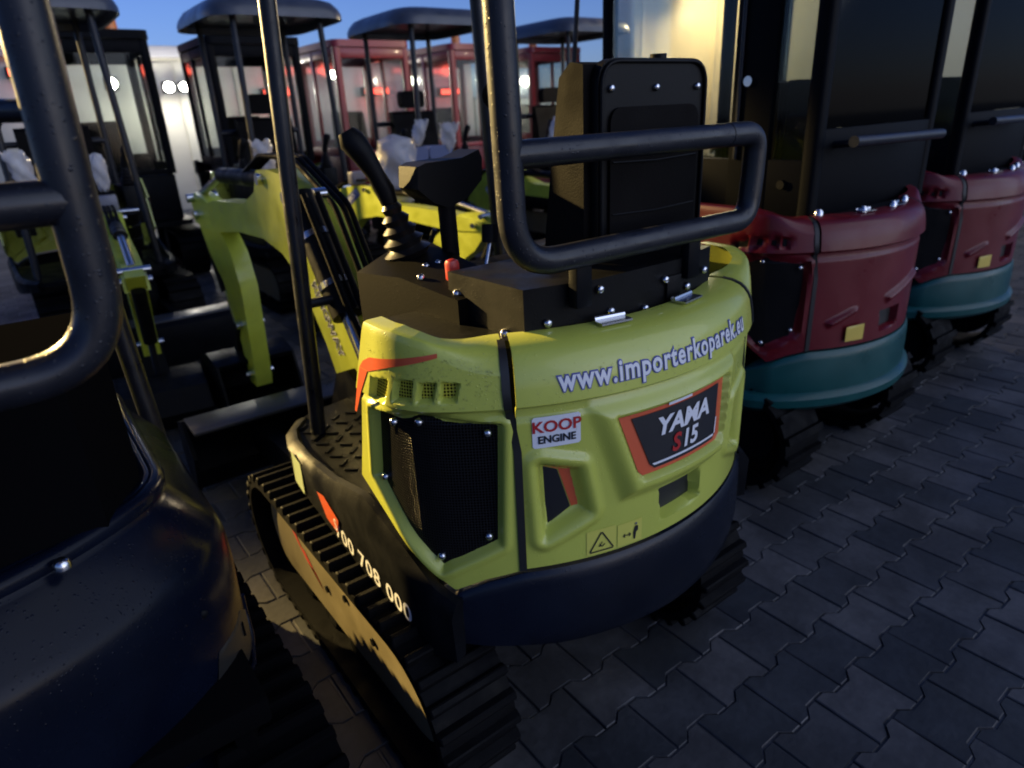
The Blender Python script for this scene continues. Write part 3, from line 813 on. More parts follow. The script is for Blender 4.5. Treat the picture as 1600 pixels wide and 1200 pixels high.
# ------------------------------------------------------------------ the near digger
def platform(root, sides=True):
    # floor plate and rounded front
    fl = [(-.40, -.30), (-.415, .10), (-.40, .38), (-.36, .50), (-.28, .565), (-.10, .60), (.24, .60), (.42, .565), (.50, .50), (.54, .38), (.555, .10), (.54, -.30)]
    fp = prism('floor_plate', fl, 'z', .515, .545, black, root, .008)
    bm = bmesh.new()
    for i in range(7):
        for j in range(8):
            xx, yy = -.34 + i * .055, .10 + j * .052
            if xx < -.36 + 0 * yy: continue
            bx(bm, (xx - .018, yy - .005, .5455), (xx + .018, yy + .005, .5495), Matrix.Rotation(.7 if (i + j) % 2 else -.7, 3, 'Z'))
    mtx = from_bm('tread_pattern', bm, navy, fp); tag(mtx, kind='stuff')
    # curved black side skirts from the tail corner to the front of the floor
    for sg in (-1, 1):
        plan = [(-.425, -.555), (-.445, -.50), (-.452, -.40), (-.452, -.20), (-.448, 0), (-.440, .20), (-.425, .36), (-.395, .46), (-.33, .545)]
        top = [.540, .560, .605, .645, .600, .575, .565, .556, .552]
        bot = [.395, .390, .395, .410, .425, .440, .46, .475, .485]
        V, F = [], []
        n = len(plan)
        P3 = [Vector((p[0], p[1], 0)) for p in plan]
        sub_ = 6; pts = []
        for i in range(n - 1):
            for k in range(sub_):
                t = k / sub_; pts.append((P3[i].lerp(P3[i + 1], t), top[i] + (top[i + 1] - top[i]) * t, bot[i] + (bot[i + 1] - bot[i]) * t))
        pts.append((P3[-1], top[-1], bot[-1]))
        bm = bmesh.new(); rings = []
        for i, (p, a, b) in enumerate(pts):
            q = pts[min(i + 1, len(pts) - 1)][0] - pts[max(i - 1, 0)][0]; nx = Vector((-q.y, q.x, 0)).normalized()
            X = lambda v: Vector((v.x if sg < 0 else .14 - v.x, v.y, v.z))
            rg = [Vector((p.x, p.y, b)), Vector((p.x, p.y, b + (a - b) * .80)) + nx * .004, Vector((p.x, p.y, a - .004)) - nx * .014, Vector((p.x, p.y, a)) - nx * .03, Vector((p.x, p.y, a - .012)) - nx * .04, Vector((p.x, p.y, b)) - nx * .03]
            rings.append([bm.verts.new(X(v)) for v in rg])
        for i in range(len(rings) - 1):
            for k in range(6): bm.faces.new([rings[i][k], rings[i][(k + 1) % 6], rings[i + 1][(k + 1) % 6], rings[i + 1][k]])
        bm.faces.new(rings[0]); bm.faces.new(rings[-1])
        sk = from_bm('side_skirt', bm, navy if False else black, root, 40)
        if sg < 0 and sides:
            # white digits running along the lower skirt
            o = Vector((-.4545, -.25, .43)); 
            def pl(u, v):
                y = -.22 - u; x = np.interp(y, [-.555, -.50, -.40, -.20, 0, .2], [-.425, -.445, -.452, -.452, -.448, -.44])
                z0 = np.interp(y, [-.55, -.3, .2], [.420, .428, .452])
                return (x - .0035, y, z0 + v)
            lettering('700 708 000', lambda u, v: pl(u, v), whitest, sk, .064, bold=.0012, sx=1.15, spacing=1.1)
            M('print', [(-.4555, -.06, .508), (-.4535, .03, .540), (-.4525, .08, .530), (-.4535, .03, .470), (-.4555, -.04, .462)], [(0, 1, 2, 3, 4)], orange, sk)
            lettering('S', plane_place((-.4565, -.038, .470), (0, -1, 0), (0, 0, 1), .0005), whitest, sk, .05)
            M('sticker', [(-.4370, .305, .56), (-.4440, .215, .555), (-.4460, .215, .455), (-.4390, .305, .460)], [(0, 1, 2, 3)], gstk, sk)
    # slewing ring and lower centre frame
    tube('slewing_ring', [(.07, -.02, .40), (.07, -.02, .515)], .27, black, root, n=32)
    box('centre_frame', (-.24, -.34, .14), (.24, .42, .40), black, root, .02)
    box('frame_base', (-.38, -.50, .455), (.52, .50, .512), black, root, .01)
def dozer_blade(root, full=True):
    bp = [(1.32, .02), (1.40, .05), (1.43, .17), (1.40, .30), (1.36, .33), (1.34, .33), (1.385, .29), (1.405, .17), (1.38, .07), (1.31, .035)]
    bl = prism('dozer_blade', bp, 'x', -.56, .56, black, root, .004)
    for sg in (-1, 1):
        prism('blade_end', [(1.30, .02), (1.42, .04), (1.44, .18), (1.41, .31), (1.33, .335), (1.22, .20)], 'x', sg * .56 - .008, sg * .56 + .008, black, bl, .003)
        prism('blade_arm', [(.42, .16), (.42, .28), (1.34, .24), (1.36, .10)], 'x', sg * .26 - .03, sg * .26 + .03, black, root, .006)
    box('blade_top', (-.55, 1.17, .318), (.55, 1.365, .334), concrete, bl, .004)
    tube('blade_ram', [(0, .45, .33), (0, 1.33, .22)], .035, blackm, root, n=14)

def build_digger(loc, label, pal, group, main=True):
    root = thing('mini_excavator', label, 'mini excavator', (.03, 0, 0), group)
    setoff((.03, 0, 0))
    make_track(root, -.51, -.32, frame_side=-1, lugs=True)
    make_track(root, .32, .51, frame_side=1, lugs=True)
    platform(root)
    hood, cw = rear_house(root, pal)
    lt = lambda txt, s0, z, size, mt, off, **k: lettering(txt, lambda u, v: on(s0 + u, z + v, off(z + v) if callable(off) else off), mt, hood, size, **k)
    # web address following the sloping band
    bo = lambda z: float(np.interp(z, [.95, .985, 1.015, 1.028], [.0135, .009, .003, -.003]))
    lt('www.importerkoparek.eu', -.018, .978, .056, bluepr, lambda z: bo(z) + .0016, bold=.0040, sx=.80, spacing=1.14)
    lt('www.importerkoparek.eu', -.018, .978, .056, whitest, lambda z: bo(z) + .0030, bold=.0014, sx=.80, spacing=1.14)
    # KOOP ENGINE sticker
    sp = [(-.338, .866), (-.338, .922), (-.334, .926), (-.247, .926), (-.243, .922), (-.243, .866), (-.247, .862), (-.334, .862)]
    st = patch('sticker', sp, .0016, whitest, hood, n=6)
    lettering('KOOP', lambda u, v: on(-.2905 + u, .895 + v, .0030), redpr, hood, .032, bold=.0008, sx=1.08)
    lettering('ENGINE', lambda u, v: on(-.2905 + u, .872 + v, .0030), blackpr, hood, .0215, bold=.0007, sx=.98)
    # warning stickers
    for (s0, s1, z0, z1) in ((-.232, -.164, .594, .652), (-.160, -.098, .594, .648)):
        patch('sticker', [(s0, z0), (s0, z1), (s1, z1), (s1, z0)], .0012, mat('pale_yellow_film', (.58, .56, .10), .4), hood, n=4)
    def stroke(pts, w, z_off=.0026, nm='symbol'):
        V, F = [], []
        for a, b in zip(pts[:-1], pts[1:]):
            a, b = Vector((*a, 0)), Vector((*b, 0)); d = (b - a).normalized(); n_ = Vector((-d.y, d.x, 0)) * w; a2, b2 = a + d * w * .9, b - d * w * .9
            i = len(V); V += [on(p.x, p.y, z_off) for p in (a2 + n_, b2 + n_, b2 - n_, a2 - n_)]; F.append((i, i + 1, i + 2, i + 3))
        M(nm, V, F, blackpr, hood)
    stroke([(-.226, .600), (-.170, .600), (-.198, .646), (-.226, .600)], .0016)
    stroke([(-.203, .618), (-.198, .609), (-.190, .616)], .0013); stroke([(-.205, .610), (-.196, .622)], .0011)
    patch('symbol', [(-.120, .602), (-.116, .602), (-.114, .618), (-.109, .622), (-.109, .632), (-.113, .635), (-.118, .632), (-.121, .618)], .0026, blackpr, hood, n=3)
    patch('symbol', [(-.1165, .6365), (-.1125, .6365), (-.1115, .640), (-.1145, .6435), (-.1175, .640)], .0026, blackpr, hood, n=2)
    stroke([(-.146, .618), (-.128, .618)], .0011); stroke([(-.141, .623), (-.147, .618), (-.141, .613)], .0010); stroke([(-.133, .623), (-.127, .618), (-.133, .613)], .0010)
    # engine shroud behind the seat
    sh = prism('engine_shroud', [(-.215, -.30), (-.205, -.545), (-.05, -.585), (.19, -.585), (.345, -.545), (.355, -.30)], 'z', .98, 1.145, blackm, root, .008)
    for p in [(-.13, -.568, 1.05), (-.02, -.588, 1.075), (.08, -.588, 1.06), (.14, -.588, 1.11), (.22, -.581, 1.08), (-.16, -.560, 1.075), (.30, -.563, 1.10), (-.05, -.588, 1.125)]:
        bolt(sh, p, (0, -1, 0), .009, .008)
    box('latch_plate', (.145, -.592, 1.065), (.19, -.586, 1.115), blackm, sh, .002)
    prism('shroud_flange', [(-.33, -.20), (-.34, -.36), (-.27, -.49), (-.17, -.555), (-.0, -.605), (.14, -.605), (.31, -.555), (.41, -.49), (.48, -.36), (.47, -.20)], 'z', 1.030, 1.046, blackm, root, .004)
    for p in [(-.21, -.49, 1.047), (-.12, -.545, 1.047), (-.09, -.552, 1.047)]:
        bolt(root, p, (0, 0, 1), .011, .012)
    seat(root, .055, .385, -.475, 1.075)
    # left console
    A, Cc, D, E_, F_, B = (-.258, .07, 1.095), (-.252, -.15, 1.115), (-.236, -.365, 1.098), (-.088, -.365, 1.106), (-.055, .07, 1.150), (-.150, .045, 1.150)
    lo = [(p[0], p[1], .80) for p in (A, Cc, D, E_, F_)]
    co = M('console', [A, Cc, D, E_, F_, B] + lo,
           [(0, 1, 5), (1, 2, 3, 4, 5), (0, 5, 4), (6, 7, 1, 0), (7, 8, 2, 1), (8, 9, 3, 2), (9, 10, 4, 3), (10, 6, 0, 4)], mat('console_metal', (.0028, .0025, .0024), .6, spec=.05, drops=.25, bump=.1, bscale=150), root, 30, .004)
    for p in [(-.225, -.20, 1.118), (-.205, -.34, 1.104), (-.14, -.345, 1.108), (-.12, -.34, 1.108), (-.17, -.13, 1.124), (-.13, -.12, 1.124), (-.215, -.33, 1.103)]:
        bolt(co, p, (0, 0, 1), .0085, .008)
    for p in [(-.262, -.02, .945), (-.246, -.335, 1.00)]: bolt(co, p, (-1, 0, 0), .012, .016)
    # red key switch hanging on the console
    ky = box('key_tag', (-.186, -.262, 1.105), (-.156, -.235, 1.158), redkey, root, .010)
    tube('key', [(-.172, -.262, 1.108), (-.172, -.268, 1.075)], .004, chrome, ky, n=8)
    joystick(root, (-.150, -.02, 1.125), (-.222, .015, 1.435))
    # second lever with a broad wrist pad
    tube('pad_stem', [(-.055, -.06, 1.12), (-.055, -.055, 1.30)], .022, blackm, root, n=14)
    prism('wrist_pad', [(-.155, 1.296), (-.150, 1.345), (-.128, 1.352), (-.03, 1.356), (.022, 1.372), (.030, 1.352), (.026, 1.302), (-.02, 1.262), (-.075, 1.245), (-.115, 1.262)], 'y', -.10, -.01, plastic, root, .012)
    sl = tube('safety_lever', [(-.02, -.16, 1.10), (.005, -.15, 1.16)], .0065, chrome, root, n=8)
    tube('lever_knob', [(.003, -.15, 1.158), (.010, -.145, 1.20)], .020, plastic, sl, n=14)
    # right console and its lever
    rc = box('console', (.425, -.30, .80), (.50, .07, 1.10), blackm, root, .008)
    joystick(root, (.455, .0, 1.10), (.47, .02, 1.36))
    for sg in (-1, 1):
        tube('travel_lever', fillet([(.07 + sg * .05, .42, .55), (.07 + sg * .05, .44, .95), (.07 + sg * .08, .36, 1.12)], .05), .009, tube_m, root, n=10)
    roll_frame(root)
    # swing post and arm
    sw = prism('swing_post', [(.46, .36), (.46, .62), (.56, .66), (.66, .62), (.78, .44), (.76, .30), (.56, .28)], 'x', -.13, .04, black, root, .012)
    make_arm(root)
    dozer_blade(root)
    return root
def rain_drops(root, spans, n, nm, place, r0=.0007, r1=.0019):
    bm = bmesh.new()
    for _ in range(n):
        a0, a1, z0, z1 = spans[rng.integers(len(spans))]
        s_, z_ = rng.uniform(a0, a1), rng.uniform(z0, z1); r_ = r0 + (r1 - r0) * rng.random() ** 3
        p, u, v, nn = place(s_, z_)
        base = [bm.verts.new(p + (u * math.cos(k * 1.0472) + v * 1.15 * math.sin(k * 1.0472)) * r_) for k in range(6)]
        mid = [bm.verts.new(p + (u * math.cos(k * 1.0472) + v * 1.15 * math.sin(k * 1.0472)) * r_ * .72 + nn * r_ * .42) for k in range(6)]
        tp = bm.verts.new(p + nn * r_ * .62)
        for k in range(6):
            bm.faces.new([base[k], base[(k + 1) % 6], mid[(k + 1) % 6], mid[k]]); bm.faces.new([mid[k], mid[(k + 1) % 6], tp])
    return tag(from_bm(nm, bm, waterm, root, 80), kind='stuff')
waterm = mat('rain_water', (.8, .8, .8), .03)
waterm.node_tree.nodes['Principled BSDF'].inputs['Transmission Weight'].default_value = 1.0
waterm.node_tree.nodes['Principled BSDF'].inputs['IOR'].default_value = 1.33
def on_cover(s_, z_):
    b = float(ramp(np.array([abs(s_)]), .385, .53)[0]); o_ = (.013 - (z_ - .955) * .16) * (1 - b) + (.013 - (z_ - .955) * .10) * b
    if z_ < .95: o_ = .001
    x, y, nx, ny = surf(s_, o_ + .0002); return Vector((x, y, z_)), Vector((-ny, nx, 0)), Vector((0, 0, 1)), Vector((nx, ny, 0))
pal_y = dict(body=yellow, weight=mat('wet_counterweight_paint', (.004, .006, .013), .26, spec=.3, drops=.25, bump=.08, bscale=30, vary=.25, vscale=6))
main_digger = build_digger((.03, 0, 0), 'lime yellow mini excavator with a web address and a KOOP ENGINE sticker on its tail', pal_y, None)
setoff((.03, 0, 0))
for ch in list(main_digger.children):
    if ch.name.startswith('side_cover') and len([c for c in ch.children]) and ch.data.vertices[0].co.x < 0:
        rain_drops(ch, [(-.60, -.385, .958, 1.03), (-.56, -.40, .975, 1.06), (-.68, -.40, 1.015, 1.06)], 520, 'rain_drops', on_cover)
    if ch.name.startswith('rear_hood'):
        rain_drops(ch, [(-.36, .36, .72, .92), (-.36, .36, .96, 1.012)], 420, 'rain_drops', lambda a, z: on_cover(a, z))
main_digger['group'] = 'diggers parked tail out in the front row'

def copy_tree(o, parent=None, remap=None, skip=()):
    c = o.copy(); COL.objects.link(c); c.parent = parent
    if remap and o.type == 'MESH':
        for i, sl in enumerate(o.material_slots):
            if sl.material and sl.material.name in remap:
                c.material_slots[i].link = 'OBJECT'; c.material_slots[i].material = remap[sl.material.name]
    for ch in list(o.children):
        if ch.name.split('.')[0] in skip: continue
        copy_tree(ch, c, remap, skip)
    return c
navy_map = {'lime_yellow_paint': navy, 'perforated_yellow_plate': perf, 'boom_yellow_paint': yellow2, 'track_frame_paint': black, 'white_vinyl_print': blackpr,
            'orange_print': blackpr, 'blue_print': navy, 'red_print': navy}
shaded_black = mat('shaded_matte_black', (.003, .003, .0035), .75, spec=.0)  # darker sheenless black, shades the near-left digger's parts from the lamp by colour
for k_ in ('black_vinyl', 'black_sheet_metal', 'black_plastic', 'black_paint', 'track_rubber', 'console_metal'): navy_map[k_] = shaded_black
n1 = copy_tree(main_digger, None, navy_map, ('lettering', 'sticker', 'symbol', 'print', 'recess_stripe', 'stripe_print', 'plate_trim', 'name_plate', 'plate_field', 'seat_back_shell', 'backrest', 'console', 'lever_grip', 'lever_boot', 'wrist_pad', 'pad_stem', 'key_tag', 'rear_hood', 'side_cover', 'seam_seal', 'counterweight', 'shroud_flange', 'seat_cushion', 'engine_shroud', 'dozer_blade', 'blade_arm', 'blade_ram', 'safety_lever'))
n1.location = (.03 - 1.205, -.06, 0)
for ch in n1.children:
    nm = ch.name.split('.')[0]
    if nm in ('rear_hood', 'side_cover', 'seam_seal', 'counterweight', 'shroud_flange', 'engine_shroud', 'side_skirt'):
        ch.scale = (.80, .80, .85) if nm != 'engine_shroud' else (.80, .80, 1.0); ch.location = Vector(ch.location) + Vector((-.075, 0, 0))
    elif nm == 'seat_cushion': ch.scale = (.78, .9, .98)
    elif nm in ('frame_base', 'floor_plate', 'slewing_ring'): ch.scale = (.80, .9, 1)
    elif nm in ('roll_bar', 'cross_bar', 'frame_bracket', 'stub_bar'): ch.location = Vector(ch.location) + Vector((-.072 + .078, .02, 0)); ch.scale.x = -1
def swing_arm(root, deg):                         # swing a digger's whole arm about its post
    pv = Vector((-.075, .62, 0)); Rz = Matrix.Rotation(math.radians(deg), 3, 'Z')
    for ch in root.children:
        if ch.name.split('.')[0] in ('boom', 'dipper_arm', 'pivot_pin', 'boom_cylinder', 'arm_cylinder', 'bucket_cylinder', 'hydraulic_hose', 'bucket', 'tipping_link', 'swing_post'):
            ch.rotation_euler = (0, 0, math.radians(deg)); ch.location = pv - Rz @ pv
swing_arm(n1, 28)
setoff(n1.location); setradius(.60); C1 = (-1.25, .10)
ss_ = np.linspace(-1.05, 1.05, 120)
rows = [[(a, z, o) for a in ss_] for z, o in ((.27, -.06), (.285, .0), (.31, .03), (.36, .045), (.55, .052), (.66, .055), (.72, .052), (.745, .046), (.765, .036), (.84, -.022), (.846, -.029), (.850, -.030), (.852, -.024), (.868, -.022), (.876, -.028), (.880, -.038), (.878, -.048), (.866, -.056), (.858, -.070), (.856, -.20), (.856, -.40))]
hd = shell('rear_hood', rows, wetnavy, n1, .012, c=C1, smooth=50)
for sg in (1,):
    patch('hand_hole_shade', [(sg * .42, .45), (sg * .40, .50), (sg * .42, .56), (sg * .50, .57), (sg * .55, .52), (sg * .53, .46)], .0535, seal, hd, c=C1, n=6)  # flat dark patch painted as the shade of a hole, nothing is cut
    tube('hole_lip', [on(sg * a, z, .054, C1) for a, z in ((.44, .435), (.50, .432), (.545, .455), (.565, .50), (.562, .545))], .006, wetnavy, hd, n=8)
bxp = [(-1.52, .10), (-1.50, -.36), (-1.36, -.43), (-1.14, -.43), (-.93, -.38), (-.86, -.26), (-.85, .10)]
for a, z in ((.41, .66), (.60, .64)): bolt(hd, on(a, z, .053, C1), (0, -1, .1), .008, .006, mt=black)
eb = prism('engine_shroud', bxp, 'z', .858, 1.115, shaded_black, n1, .012)
for p in ((-.875, -.28, 1.117), (-.93, -.355, 1.117), (-1.0, -.385, 1.117), (-1.06, -.40, 1.117), (-.96, -.365, 1.117), (-1.14, -.41, 1.117)):
    bolt(eb, p, (0, 0, 1), .009, .009)
for p in ((-.845, -.12, .862), (-.84, -.02, .862), (-1.0, -.44, .862)): bolt(hd, p, (0, 0, 1), .012, .014)
setradius(.70)
n1['label'] = 'near black and dark navy mini excavator cut off by the left edge of the picture'
n1['group'] = 'diggers parked tail out in the front row'

# ------------------------------------------------------------------ cabs and the red diggers
def rect_ring(bm, a, b, c, d, w, t):
    """a picture-frame of square bar along the quad a-b-c-d"""
    q = [Vector(p) for p in (a, b, c, d)]
    for i in range(4):
        p, r = q[i], q[(i + 1) % 4]; add_tube(bm, [p, r], w, 4)
def cab(root, x0, x1, y0, y1, z0, z1, fm, gm, bpost=None, sill=.20, rear_sill=.30, round_r=.05):
    cb = None
    # posts
    ps = [(x0, y0), (x1, y0), (x1, y1), (x0, y1)]
    w = .062 if fm is glowred else .045
    for (x, y) in ps:
        sx, sy = (1 if x == x0 else -1), (1 if y == y0 else -1)
        pl = fillet2([(x, y), (x + sx * w * 1.3, y), (x + sx * w * 1.3, y + sy * w * 1.3), (x, y + sy * w * 1.3)], .02, 3)
        prism('cab_post', pl, 'z', z0, z1 - .002, fm, root, 0)
    if bpost:
        for x, sg in ((x0, 1), (x1, -1)):
            bp = box('door_post', (min(x, x + sg * .03), bpost[0], z0 + .003), (max(x, x + sg * .03), bpost[1], z1 - .004), fm, root, .006)
            if sg > 0:
                tube('door_edge', [(x - .006, bpost[1] - .035, z0 + .2), (x - .006, bpost[1] - .035, z1 - .1)], .008, tube_m, bp, n=10)
                tube('door_latch', [(x - .012, bpost[0] + .10, z0 + .47), (x + .0, bpost[0] + .10, z0 + .47)], .018, chrome, bp, n=12)
    # sills
    for x, sg in ((x0, 1), (x1, -1)):
        box('side_panel', (min(x + sg * .004, x + sg * .03), y0 + .05, z0), (max(x + sg * .004, x + sg * .03), y1 - .05, z0 + sill), fm, root, .004)
    box('rear_panel', (x0 + .05, y0 + .004, z0), (x1 - .05, y0 + .03, z0 + rear_sill), fm, root, .004)
    box('front_panel', (x0 + .05, y1 - .03, z0), (x1 - .05, y1 - .004, z0 + sill * .5), fm, root, .004)
    # head rails
    for lo, hi in (((x0 + .004, y0 + .05, z1 - .10), (x0 + .035, y1 - .05, z1 - .006)), ((x1 - .035, y0 + .05, z1 - .10), (x1 - .004, y1 - .05, z1 - .006)),
                   ((x0 + .05, y0 + .004, z1 - .14), (x1 - .05, y0 + .035, z1 - .006)), ((x0 + .05, y1 - .035, z1 - .12), (x1 - .05, y1 - .004, z1 - .006))):
        box('head_rail', lo, hi, fm, root, .004)
    rp = fillet2([(x0 - .02, y0 - .02), (x1 + .02, y0 - .02), (x1 + .02, y1 + .03), (x0 - .02, y1 + .03)], .10, 5)
    prism('cab_roof', rp, 'z', z1, z1 + .075, fm, root, .02)
    # panes
    g = .016
    gr = glassd if fm is cabblk else gm
    segs = [(y0 + .06, y1 - .06)] if not bpost else [(y0 + .06, bpost[0]), (bpost[1], y1 - .06)]
    for x, sg in ((x0, 1), (x1, -1)):
        for a, b in segs:
            box('side_window', (min(x + sg * g, x + sg * (g + .005)), a + .002, z0 + sill + .002), (max(x + sg * g, x + sg * (g + .005)), b - .002, z1 - .102), gm, root, 0)
    box('rear_window', (x0 + .062, y0 + g, z0 + rear_sill + .002), (x1 - .062, y0 + g + .005, z1 - .142), gr, root, 0)
    box('windscreen', (x0 + .062, y1 - g - .005, z0 + sill * .5 + .002), (x1 - .062, y1 - g, z1 - .122), gm, root, 0)
def beacon(root, x, y, z):
    b = tube('beacon', [(x, y, z), (x, y, z + .02), (x, y, z + .022), (x, y, z + .15), (x, y, z + .17)], [.075, .075, .070, .066, .045], amber, root, n=18)
    tube('beacon_base', [(x, y, z - .05), (x, y, z)], .03, black, b, n=12)
def red_digger(cx_, cy_, label, ang=-2.6, sticker=True, loc_off=0):
    root = thing('mini_excavator', label, 'mini excavator', (cx_, cy_, 0), 'diggers parked tail out in the front row')
    setoff((cx_, cy_, 0))
    make_track(root, cx_ - .51, cx_ - .28, cy_ - .63, cy_ + .75, .44, -1, black, lugs=False, fine=False)
    make_track(root, cx_ + .28, cx_ + .51, cy_ - .63, cy_ + .75, .44, 1, black, lugs=False, fine=False)
    box('centre_frame', (cx_ - .3, cy_ - .35, .16), (cx_ + .3, cy_ + .45, .42), black, root, .02)
    tube('slewing_ring', [(cx_, cy_, .40), (cx_, cy_, .52)], .28, black, root, n=28)
    setradius(.687)
    setxf(Matrix.Translation((cx_, cy_, 0)) @ Matrix.Rotation(math.radians(ang), 4, 'Z') @ Matrix.Translation((-cx_, -cy_, 0)))
    hood, cw = rear_house(root, dict(body=redp, weight=tealp, plate=False, ribs=[[(-.30, .690), (-.20, .728), (-.185, .728), (-.29, .678)], [(-.03, .752), (.20, .812), (.20, .795), (-.02, .735)]]), c=(cx_, cy_), detail=False, cover_len=.98)
    # teal apron lip under the hood
    rows = [[(s, z, o) for s in np.linspace(-.62, .62, 40)] for z, o in ((.345, -.03), (.352, .005), (.375, .032), (.405, .036), (.425, .020), (.43, .004))]
    shell('apron_lip', rows, tealp, cw, .02, c=(cx_, cy_))
    if sticker: patch('sticker', [(-.225, .612), (-.225, .668), (-.145, .672), (-.145, .612)], .012, ystk, hood, (cx_, cy_), 4)
    box('engine_deck', (cx_ - .42, cy_ - .52, 1.00), (cx_ + .42, cy_ + .0, 1.045), blackm, root, .01)
    for p in ((-.28, -.53), (-.12, -.60), (.06, -.61), (.22, -.57)):
        bolt(root, (cx_ + p[0], cy_ + p[1], 1.062), (0, 0, 1), .016, .022)
    prism('platform', fillet2([(cx_ - .56, cy_ - .1), (cx_ - .56, cy_ + .70), (cx_ + .56, cy_ + .70), (cx_ + .56, cy_ - .1)], .12, 4), 'z', .53, .585, black, root, .01)
    setxf(Matrix.Identity(4)); setradius(.70)
    bm = bmesh.new(); add_tube(bm, [(cx_ - .25, cy_ - .58, 1.305), (cx_ + .42, cy_ - .58, 1.295)], .019, 14)
    for dx in (-.18, .36): add_tube(bm, [(cx_ + dx, cy_ - .58, 1.30), (cx_ + dx, cy_ - .47, 1.29)], .013, 10)
    from_bm('guard_rail', bm, tube_m, root, 50)
    X0, X1, Y0, Y1 = cx_ - .30, cx_ + .60, cy_ - .48, cy_ + .58
    cab(root, X0, X1, Y0, Y1, 1.045, 2.36, cabblk, glass, (Y0 + .19, Y0 + .36))
    box('lower_cab', (cx_ - .42, Y0 + .34, .587), (X1 - .01, Y1, 1.042), black, root, .02)
    # lock and lamp on the cab's lower side
    tube('lock', [(X0 - .012, Y0 + .12, 1.16), (X0 + .01, Y0 + .12, 1.16)], .016, blackm, root, n=12)
    seat(root, cx_ - .12, cx_ + .26, cy_ - .24, 1.05, False)
    beacon(root, cx_ - .1, Y0 + .12, 2.435 + .05)
    bm = bmesh.new(); add_tube(bm, fillet([(X0 - .005, Y1 - .05, 2.1), (X0 - .06, Y1 + .06, 2.12), (X0 - .07, Y1 + .10, 1.62)], .08), .011, 10)
    mr = from_bm('mirror_arm', bm, tube_m, root, 50)
    prism('mirror', fillet2([(X0 - .17, 2.0), (X0 + .0, 2.0), (X0 + .0, 2.24), (X0 - .17, 2.24)], .04, 4), 'y', Y1 + .07, Y1 + .115, plastic, mr, .012)
    return root
red1 = red_digger(1.667, .281, 'red and teal cab mini excavator directly right of the lime yellow one')
red2 = red_digger(3.18, .40, 'red and teal cab mini excavator at the right edge behind the nearer red one')

# ------------------------------------------------------------------ opposite row: canopy diggers facing the camera
GB = 'canopy diggers in the facing row'
def opposite(label):
    root = thing('mini_excavator', label, 'mini excavator', (0, 0, 0), GB)
    setoff((.0, 0, 0))
    make_track(root, -.51, -.29, frame_side=-1, lugs=False, fine=False)
    make_track(root, .29, .51, frame_side=1, lugs=False, fine=False)
    platform(root, False)
    rear_house(root, dict(body=yellow, weight=black, plate=False), detail=False)
    box('engine_shroud', (-.20, -.56, .98), (.34, -.34, 1.14), blackm, root, .01)
    s_ = seat(root, .07 - .22, .07 + .22, -.42, 1.05, False)
    # separate head rest
    prism('head_rest', fillet2([(-.06, 1.54), (.20, 1.54), (.20, 1.70), (-.06, 1.70)], .05), 'y', -.40, -.31, vinyl, root, .02)
    for sg in (-1, 1):
        box('console', (.07 + sg * .36 - .06, -.30, .80), (.07 + sg * .36 + .06, .10, 1.08), blackm, root, .01)
        joystick(root, (.07 + sg * .36, .02, 1.08), (.07 + sg * .36, .05, 1.36))
        tube('front_post', [(.07 + sg * .385, .40, .54), (.07 + sg * .375, .40, .70), (.07 + sg * .33, .36, 2.24)], .0235, tube_m, root, n=12)
        tube('rear_post', [(.07 + sg * .35, -.5, 1.0), (.07 + sg * .35, -.5, 2.24)], .0235, tube_m, root, n=12)
    tube('cross_bar', [(-.28, -.5, 1.40), (.42, -.5, 1.40)], .0235, tube_m, root, n=12)
    make_roof(root, .07, -.08, 2.24, roofm, .53, .62)
    prism('swing_post', [(.46, .36), (.46, .62), (.56, .66), (.66, .62), (.78, .44), (.76, .30), (.56, .28)], 'x', -.13, .04, black, root, .012)
    boom, dip = make_arm(root, detail=False)
    for sg in (-1, 1):
        nx = sg
        o = Vector((-.045 + sg * .055, .965, 1.11)); ux = Vector((0, sg * .80, .60)); uy = Vector((0, sg * -.60, .80))
        if sg < 0: ux = Vector((0, -.80, -.60)); uy = Vector((0, -.60, .80))
        if sg > 0: ux = Vector((0, .80, .60)); uy = Vector((0, -.60, .80))
        pl = plane_place(o, ux, uy, .003)
        M('sticker', [pl(-.19, -.015), pl(.19, -.015), pl(.19, .07), pl(-.19, .07)], [(0, 1, 2, 3)], bluepr, boom)
        pl2 = plane_place(o, ux, uy, .0048); lettering('KINGWAY', lambda u, v: pl2(u, v + .004), whitest, boom, .078, bold=.002)
    # work lamp box on the boom's back
    box('work_lamp', (-.10, .98, 1.30), (.01, 1.06, 1.42), mat('lamp_grey', (.20, .20, .24), .35), boom, .01)
    dozer_blade(root)
    return root
OY = 4.55
proto = opposite('canopy digger with a KINGWAY boom facing the lime yellow one\'s levers')
for ch in proto.children:                         # lower the facing row's booms: their buckets rest on the ground
    if ch.name.split('.')[0] in ('boom', 'dipper_arm', 'pivot_pin', 'boom_cylinder', 'arm_cylinder', 'bucket_cylinder', 'hydraulic_hose', 'bucket', 'tipping_link'):
        ch.scale = (1, 1, .77)
proto.location = (1.20, OY - .1, 0); proto.rotation_euler = (0, 0, math.pi)
teal_map = {'lime_yellow_paint': redp, 'boom_yellow_paint': tealp}
for x, y, lab, rm in ((-.38, OY - .1, 'canopy digger half hidden behind the post of the near black machine on the left', None),
                      (2.74, OY, 'canopy digger with the biggest roof, right behind the white plastic bags', None),
                      (4.65, OY + .1, 'canopy digger with a teal arm, seen just left of the black seat back', teal_map)):
    q = copy_tree(proto, None, rm); q.location = (x, y, 0); q.rotation_euler = (0, 0, math.pi); q['label'] = lab
    if x < 0: swing_arm(q, -5.5)

swing_arm(proto, 9)

